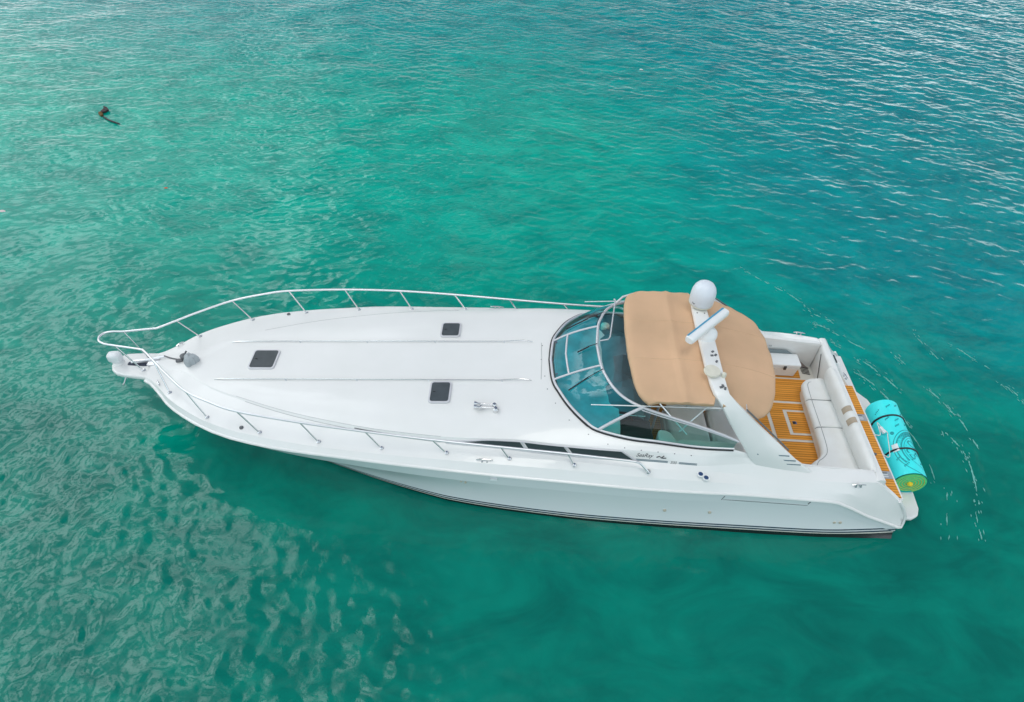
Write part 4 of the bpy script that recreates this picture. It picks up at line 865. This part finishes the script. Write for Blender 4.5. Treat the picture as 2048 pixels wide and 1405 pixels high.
# ------------------------------------------------------------------ canopy
def canopy(x_front, x_aft, zfun, name, par, ny=34, nx=26, skirt=.05):
    rows = []
    for j in range(ny + 1):
        v = -1 + 2 * j / ny; row = []
        for i in range(nx + 1):
            u = i / nx; y = 1.5 * v
            xf, xa = x_front(y), x_aft(y); x = xf + (xa - xf) * u
            row.append((x, y, zfun(x, y, u)))
        rows.append(row)
    bd = [rows[0][i] for i in range(nx + 1)] + [rows[j][-1] for j in range(1, ny + 1)] + [rows[-1][i] for i in range(nx - 1, -1, -1)] + [rows[j][0] for j in range(ny - 1, 0, -1)]
    mb = MB(); mb.grid(rows)
    cx = np.mean([p[0] for p in bd]); low = []
    for k_, p in enumerate(bd):
        dx_, dy_ = p[0] - cx, p[1]; l_ = math.hypot(dx_, dy_); low.append((p[0] + .012 * dx_ / l_ + rng.normal() * .003, p[1] + .012 * dy_ / l_, p[2] - skirt - .012 * math.sin(k_ * .9) ))
    mb.grid([bd, low], cv=True)
    ob = mb.build(name, M_canvas, par, angle=60, solid=.006); return ob
zfold = lambda x, y: .022 * math.exp(-((x - 10.42 - .02 * y * y) / .05) ** 2)
def zfore(x, y, u):
    e = abs(y) / 1.5; z = 2.90 + .02 * (x - 9.6) - .045 * e ** 2 - .03 * e ** 8 + zfold(x, y) - .05 * math.exp(-u / .04) - .02 * math.sin(math.pi * min(1, max(0, (x - 9.6) / .82))) - .02 * math.sin(math.pi * min(1, max(0, (x - 10.42) / .7)))
    return z + .006 * math.sin(9 * x + 5 * y) * math.sin(3.1 * y) + .005 * math.exp(-(1.5 - abs(y)) / .25) * math.sin(24 * x + 9 * abs(y)) + .006 * math.exp(-(x - 9.55) / .18) * math.sin(17 * y)
root_can = canopy(lambda y: 9.535 + .12 * (abs(y) / 1.5) ** 2.2 + .16 * (abs(y) / 1.5) ** 12, lambda y: 11.02 - .10 * max(0, (abs(y) - 1.1) / .4) ** 1.5, zfore, 'canopy', yacht)
def zaft(x, y, u):
    e = abs(y) / 1.5; z = 2.885 - .30 * u ** 2.2 - .06 * e ** 2 - .06 * e ** 8 * u + .012 * math.sin(3 * x + 2.2 * y) * u
    return z - .03 * math.sin(math.pi * u) + .010 * math.exp(-(1.5 - abs(y)) / .3) * math.sin(21 * x - 6 * y) + .012 * u ** 4 * math.sin(13 * y + 1)
xaf = I((-1.5, 11.66), (-1.44, 11.86), (-1.3, 12.02), (-1.1, 12.14), (-.8, 12.24), (-.5, 12.31), (0, 12.36), (.5, 12.35), (.8, 12.31), (1.1, 12.22), (1.3, 12.10), (1.44, 11.95), (1.5, 11.8))
canopy(lambda y: 10.98 + .34 * max(0, abs(y) - 1.1) ** 1.2, lambda y: float(xaf(y)), zaft, 'canopy_aft', root_can)
for yv in (-.52, .52):
    mb = MB(); mb.tube([(x, yv, zfore(x, yv, (x - 9.56) / 1.45) + .004) for x in np.linspace(9.60, 10.98, 24)], .0045, 4); mb.build('stitched_seam', M_seam, root_can)
    mb = MB(); mb.tube([(x, yv, zaft(x, yv, (x - 10.98) / (float(xaf(yv)) - 10.98)) + .004) for x in np.linspace(11.02, float(xaf(yv)) - .03, 24)], .0045, 4); mb.build('stitched_seam', M_seam, root_can)
mb = MB()
for sgn in (-1, 1):
    mb.tube([(9.95, sgn * 1.45, 2.79), (10.6, sgn * 1.60, 2.10)], .013, 6); mb.tube([(10.9, sgn * 1.46, 2.82), (10.46, sgn * 1.60, 2.16)], .013, 6)
    (mb.tube([(9.46, 1.30, 2.62), (9.60, 1.40, 2.72), (9.80, 1.42, 2.80)], .022, 6) if sgn > 0 else None)
    mb.tube([(11.62, sgn * 1.46, 2.58), (12.0, sgn * 1.66, 2.2)], .012, 6)
for x, zz_ in ((9.90, 2.80), (10.42, 2.86), (11.55, 2.72)): mb.tube(spline([(x, -1.47, zz_ - .06), (x, -1.2, zz_), (x, 0, zz_ + .03), (x, 1.2, zz_), (x, 1.47, zz_ - .06)], 6), .014, 6)
mb.build('canopy_frame', M_steelrail, root_can)
mb = MB(); mb.tube([(9.06, .10, 2.67), (9.22, .14, 2.68), (9.26, .2, 2.69), (9.44, 1.30, 2.70), (9.42, 1.36, 2.68)], .014, 6); mb.build('header_grab_bar', M_alu, wsc)

# ------------------------------------------------------------------ loose things aboard
# cool box in the cockpit
cool = thing('cool_box', (13.3, 1.48, SZ), 'white lidded cool box with black latches standing on the teak cockpit floor', 'cool box')
cx0, cx1, cy0, cy1 = 12.82, 13.78, 1.31, 1.655
mb = MB(); bx = [(cx0 + .03, cy0 + .03), (cx1 - .03, cy0 + .03), (cx1 - .03, cy1 - .02), (cx0 + .03, cy1 - .02)]; tx = [(cx0, cy0), (cx1, cy0), (cx1, cy1), (cx0, cy1)]
mb.grid([[(x, y, SZ + .012) for x, y in bx], [(x, y, 1.08) for x, y in tx]], cv=True); mb.add([(x, y, SZ + .012) for x, y in bx], [(0, 1, 2, 3)]); mb.add([(x, y, 1.08) for x, y in tx], [(0, 1, 2, 3)])
mb.build('body', M_cover, cool, bevel=.03, seg=3)
mb = MB(); mb.prism([(cx0 - .012, cy0 - .012), (cx1 + .012, cy0 - .012), (cx1 + .012, cy1 + .012), (cx0 - .012, cy1 + .012)], 1.083, 1.165); lid = mb.build('lid', M_cover, cool, bevel=.025, seg=3)
for x in (13.45, 13.0):
    mb = MB(); mb.box((x, cy0 - .02, 1.07), (.055, .03, .10)); mb.build('latch', M_dark, cool, bevel=.006)
mb = MB(); mb.tube([(cx1 + .01, 1.40, 1.06), (cx1 + .05, 1.42, 1.0), (cx1 + .05, 1.54, 1.0), (cx1 + .01, 1.56, 1.06)], .014, 6); mb.build('handle', M_black, cool)
mb = MB(); mb.slab([(13.12, cy0 + .012, .95), (13.24, cy0 + .012, .95), (13.24, cy0 + .016, 1.03), (13.12, cy0 + .016, 1.03)], (0, -.008, 0)); mb.build('sticker', mat('sticker_green', (.10, .16, .12), .5), cool, smooth=False)

# rolled floating mat lying along the swim platform
A0, A1 = Vector((15.475, -1.235, .545)), Vector((15.60, .70, .545)); ax = (A1 - A0).normalized(); LEN = (A1 - A0).length; RAD = .325
e1 = Vector((0, 0, 1)); e2 = ax.cross(e1).normalized()           # e2 points towards the stern (+x)
matt = thing('rolled_mat', (15.54, -.27, .215), 'rolled turquoise floating foam mat strapped up and lying along the swim platform', 'mat')
M_teal = mat('turquoise_foam', (.05, .88, .89), .5, var=.12, vscale=3, tint=(.05, .80, .82)); M_print = mat('teal_print', (.012, .34, .37), .6); M_print2 = mat('pale_print', (.03, .58, .58), .6)
M_green = mat('green_foam', (.10, .74, .27), .7, var=.2, vscale=20); M_yel = mat('yellow_foam', (.85, .62, .03), .7)
def cyl(a, s_, r_=RAD): return A0 + ax * s_ + (e1 * math.cos(a) + e2 * math.sin(a)) * r_
wv = lambda a, s_: RAD * (1 + .012 * math.sin(2 * a + 1) + .006 * math.sin(7 * s_))
mb = MB(); na = 64; rows = [[cyl(2 * math.pi * j / na, s_, wv(2 * math.pi * j / na, s_)) for j in range(na)] for s_ in np.linspace(0, LEN, 20)]
mb.grid(rows, cv=True); roll = mb.build('roll', M_teal, matt, angle=60)
# spiral end faces: the three foam layers (turquoise, yellow, green) wound up
for s_, sg in ((0, -1), (LEN, 1)):
    pts_o, pts_i = [], []; turns = 5.3; n_ = 300
    mbg, mby = MB(), MB(); rg, ryl = [], []
    for i in range(n_ + 1):
        u = i / n_; th = 2.6 - 2 * math.pi * turns * u; r0 = RAD * (1 - .86 * u); pitch = RAD * .86 / turns
        rg.append([cyl(th, s_, r0 - .002) + ax * sg * .004, cyl(th, s_, r0 - pitch * .80) + ax * sg * .008]); ryl.append([cyl(th, s_, r0 - pitch * .78) + ax * sg * .010, cyl(th, s_, r0 - pitch * .93) + ax * sg * .008])
    mbg.grid(rg); mbg.build('end_green', M_green, roll, angle=60); mby.grid(ryl); mby.build('end_yellow', M_yel, roll, angle=60)
    mb = MB(); mb.add([cyl(a, s_, RAD * .97) - ax * sg * .03 for a in np.linspace(0, 2 * math.pi, 40, endpoint=False)], [tuple(range(40))]); mb.build('end_core', mat('core_teal', (.02, .30, .26), .8), roll, smooth=False)
mb = MB(); mb.tube([cyl(2.2, 0, .05) - ax * .006, cyl(2.2, 0, .0) - ax * .02, cyl(5.3, 0, .05) - ax * .006], [.04, .05, .035], 8); mb.build('core_tongue', M_yel, roll)
for s_ in (.62, 1.50):
    mb = MB(); mb.tube([cyl(a, s_ + .02 * math.sin(a), RAD * 1.012) for a in np.linspace(0, 2 * math.pi, 48, endpoint=False)], .021, 6, closed=True); mb.build('strap', M_black, matt)
# print: a round badge with two rings, a dark band with words, and scattered small marks. u runs round the roll, v along it
def onroll(u, v, lift=.004):  # u metres round from the top (towards the stern positive), v metres along from the near end
    a = u / RAD; r_ = wv(a, v) + lift; return cyl(a, v, r_)
bu, bv = .36, .56     # badge centre
def badge(r_, th, lift): return onroll(bu + r_ * math.cos(th), bv + r_ * math.sin(th), lift)
th = np.linspace(rad(20), rad(250), 120)
mb = MB(); mb.grid([[badge(.605, a, .003) for a in th], [badge(.62, a, .003) for a in th]]); mb.build('badge_ring', M_print, roll, smooth=False)
mb = MB(); mb.grid([[badge(.415, a, .003) for a in th], [badge(.425, a, .003) for a in th]]); mb.build('badge_ring', M_print, roll, smooth=False)
mb = MB(); mb.grid([[badge(.455, a, .003) for a in np.linspace(rad(72), rad(212), 60)], [badge(.57, a, .003) for a in np.linspace(rad(72), rad(212), 60)]]); mb.build('badge_band', M_print, roll, smooth=False)
mb = MB(); v, f = text_geo('CHOICE', .30, 0, 4); mb.add([badge(.39 - q[1] * 1.05, rad(138) + q[0] * .82 / .36, .004) for q in v], f); mb.build('badge_lettering', M_print, roll, smooth=False)
mb = MB(); v, f = text_geo('PRODUCTS', .115, 0, 3); mb.add([badge(.552 - q[1] * .95, rad(140) + q[0] * 1.25 / .51, .006) for q in v], f); mb.build('badge_lettering', M_print2, roll, smooth=False)
for (u, v_, l_) in ((-.05, 1.76, .10), (.13, 1.80, .08), (-.30, 1.66, .12), (.02, 1.38, .11), (.20, 1.30, .09), (-.02, 1.22, .10), (.22, 1.60, .09), (-.16, 1.42, .09), (.05, .36, .11), (.22, .30, .10), (-.12, .22, .12), (.16, .52, .09), (-.22, .40, .10)):
    mb = MB()
    for k_ in range(4):
        a_ = rad(38); o_ = (k_ - 1.5) * l_ / 4; mb.grid([[onroll(u + o_ + dx_, v_ + o_ * .7 + dy_ + (k_ % 2) * .006, .003) for dx_ in (-.010, .012)] for dy_ in (-.018, .018)])
    mb.build('print_mark', M_print, roll, smooth=False)
mb = MB(); mb.lathe((0, 0, 0), [(.038, 0), (.038, .01), (.02, .012)], 16); P0 = onroll(-.17, 1.02, .0); nn = (P0 - (A0 + ax * 1.02)).normalized(); qt = nn.to_track_quat('Z', 'Y'); mb.v = [tuple(P0 + qt @ Vector(p)) for p in mb.v]; mb.build('grommet', M_print, matt)
mb = MB(); P_ = [(14.83, -.42, 1.02), (14.95, -.45, 1.05), onroll(-.34, 1.36, .06), onroll(-.30, 1.20, .05), onroll(-.24, 1.04, .05), onroll(-.26, .92, .05), (14.98, -.95, 1.0), (14.85, -.93, 1.02)]
mb.tube(spline(P_, 6), .0085, 6); rp = mb.build('rope', M_rope, matt)
mb = MB(); c0_ = onroll(-.30, 1.12, .07); mb.box(c0_, (.07, .16, .06), rad(15)); mb.build('rope_buckle', M_cover, matt, bevel=.01)
mb = MB(); mb.grid([[onroll(u, v_, .012 + .01 * math.sin(u * 30)) for u in np.linspace(-.27, -.15, 5)] for v_ in np.linspace(.56, .74, 5)]); mb.build('care_tag', M_cover, matt)

# ------------------------------------------------------------------ things afloat
mb = MB()
stem = spline([(-7.60, 13.08, .015), (-7.42, 12.93, .02), (-7.19, 12.76, .025), (-6.95, 12.65, .02), (-6.70, 12.55, .01)], 5)
drift = thing('driftwood', (-7.3, 12.9, 0), 'dark curved drifting branch with an ochre stump end floating left of the boat', 'branch')
mb.tube(stem, list(np.interp(np.linspace(0, 1, len(stem)), [0, .3, .9, 1], [.012, .032, .028, .008])), 7); mb.build('stem', mat('wet_bark', (.014, .018, .02), .4, var=.3, vscale=20), drift)
mb = MB(); mb.tube([(-7.56, 13.03, .03), (-7.66, 13.15, .06), (-7.72, 13.24, .05)], [.045, .075, .04], 8); mb.build('stump', mat('ochre_wood', (.20, .11, .03), .7, var=.5, vscale=14), drift)
mb = MB(); mb.slab([(-7.72, 13.2, .03), (-7.70, 13.5, .05), (-7.80, 13.66, .05), (-7.64, 13.60, .05), (-7.50, 13.44, .04), (-7.56, 13.30, .03)], (0, 0, .05)); mb.build('husk', mat('husk_brown', (.05, .035, .04), .7, var=.5, vscale=14), drift)
def leafshape(name, x, y, s_, col, label, cat):
    mb = MB(); P_ = spline([(-1, 0, .1), (-.4, .4, .25), (.3, .38, .2), (1, .05, .05), (.4, -.32, .2), (-.4, -.36, .25)], 4, closed=True)
    bot = [(p[0] * s_, p[1] * s_, 0) for p in P_]; top_ = [(p[0] * s_ * .8, p[1] * s_ * .8, p[2] * s_ * .8 + .01) for p in P_]
    mb.grid([[(x + a, y + b2, z) for a, b2, z in bot], [(x + a, y + b2, z) for a, b2, z in top_]], cv=True); mb.add([(x + a, y + b2, z) for a, b2, z in top_], [tuple(range(len(top_)))])
    return tag(mb.build(name, mat(name + '_skin', col, .6), None), label, cat)
leafshape('fallen_leaf', -3.52, 8.65, .09, (.55, .10, .03), 'small orange leaf floating between the branch and the bow rail', 'leaf')
leafshape('foam_cup', 12.36, 20.3, .085, (.8, .8, .78), 'tiny white scrap afloat on open water beyond the tan canopy', 'litter')
leafshape('plastic_scrap', -7.55, 6.9, .13, (.72, .60, .60), 'pale pinkish scrap afloat at the left edge of the photo', 'litter')
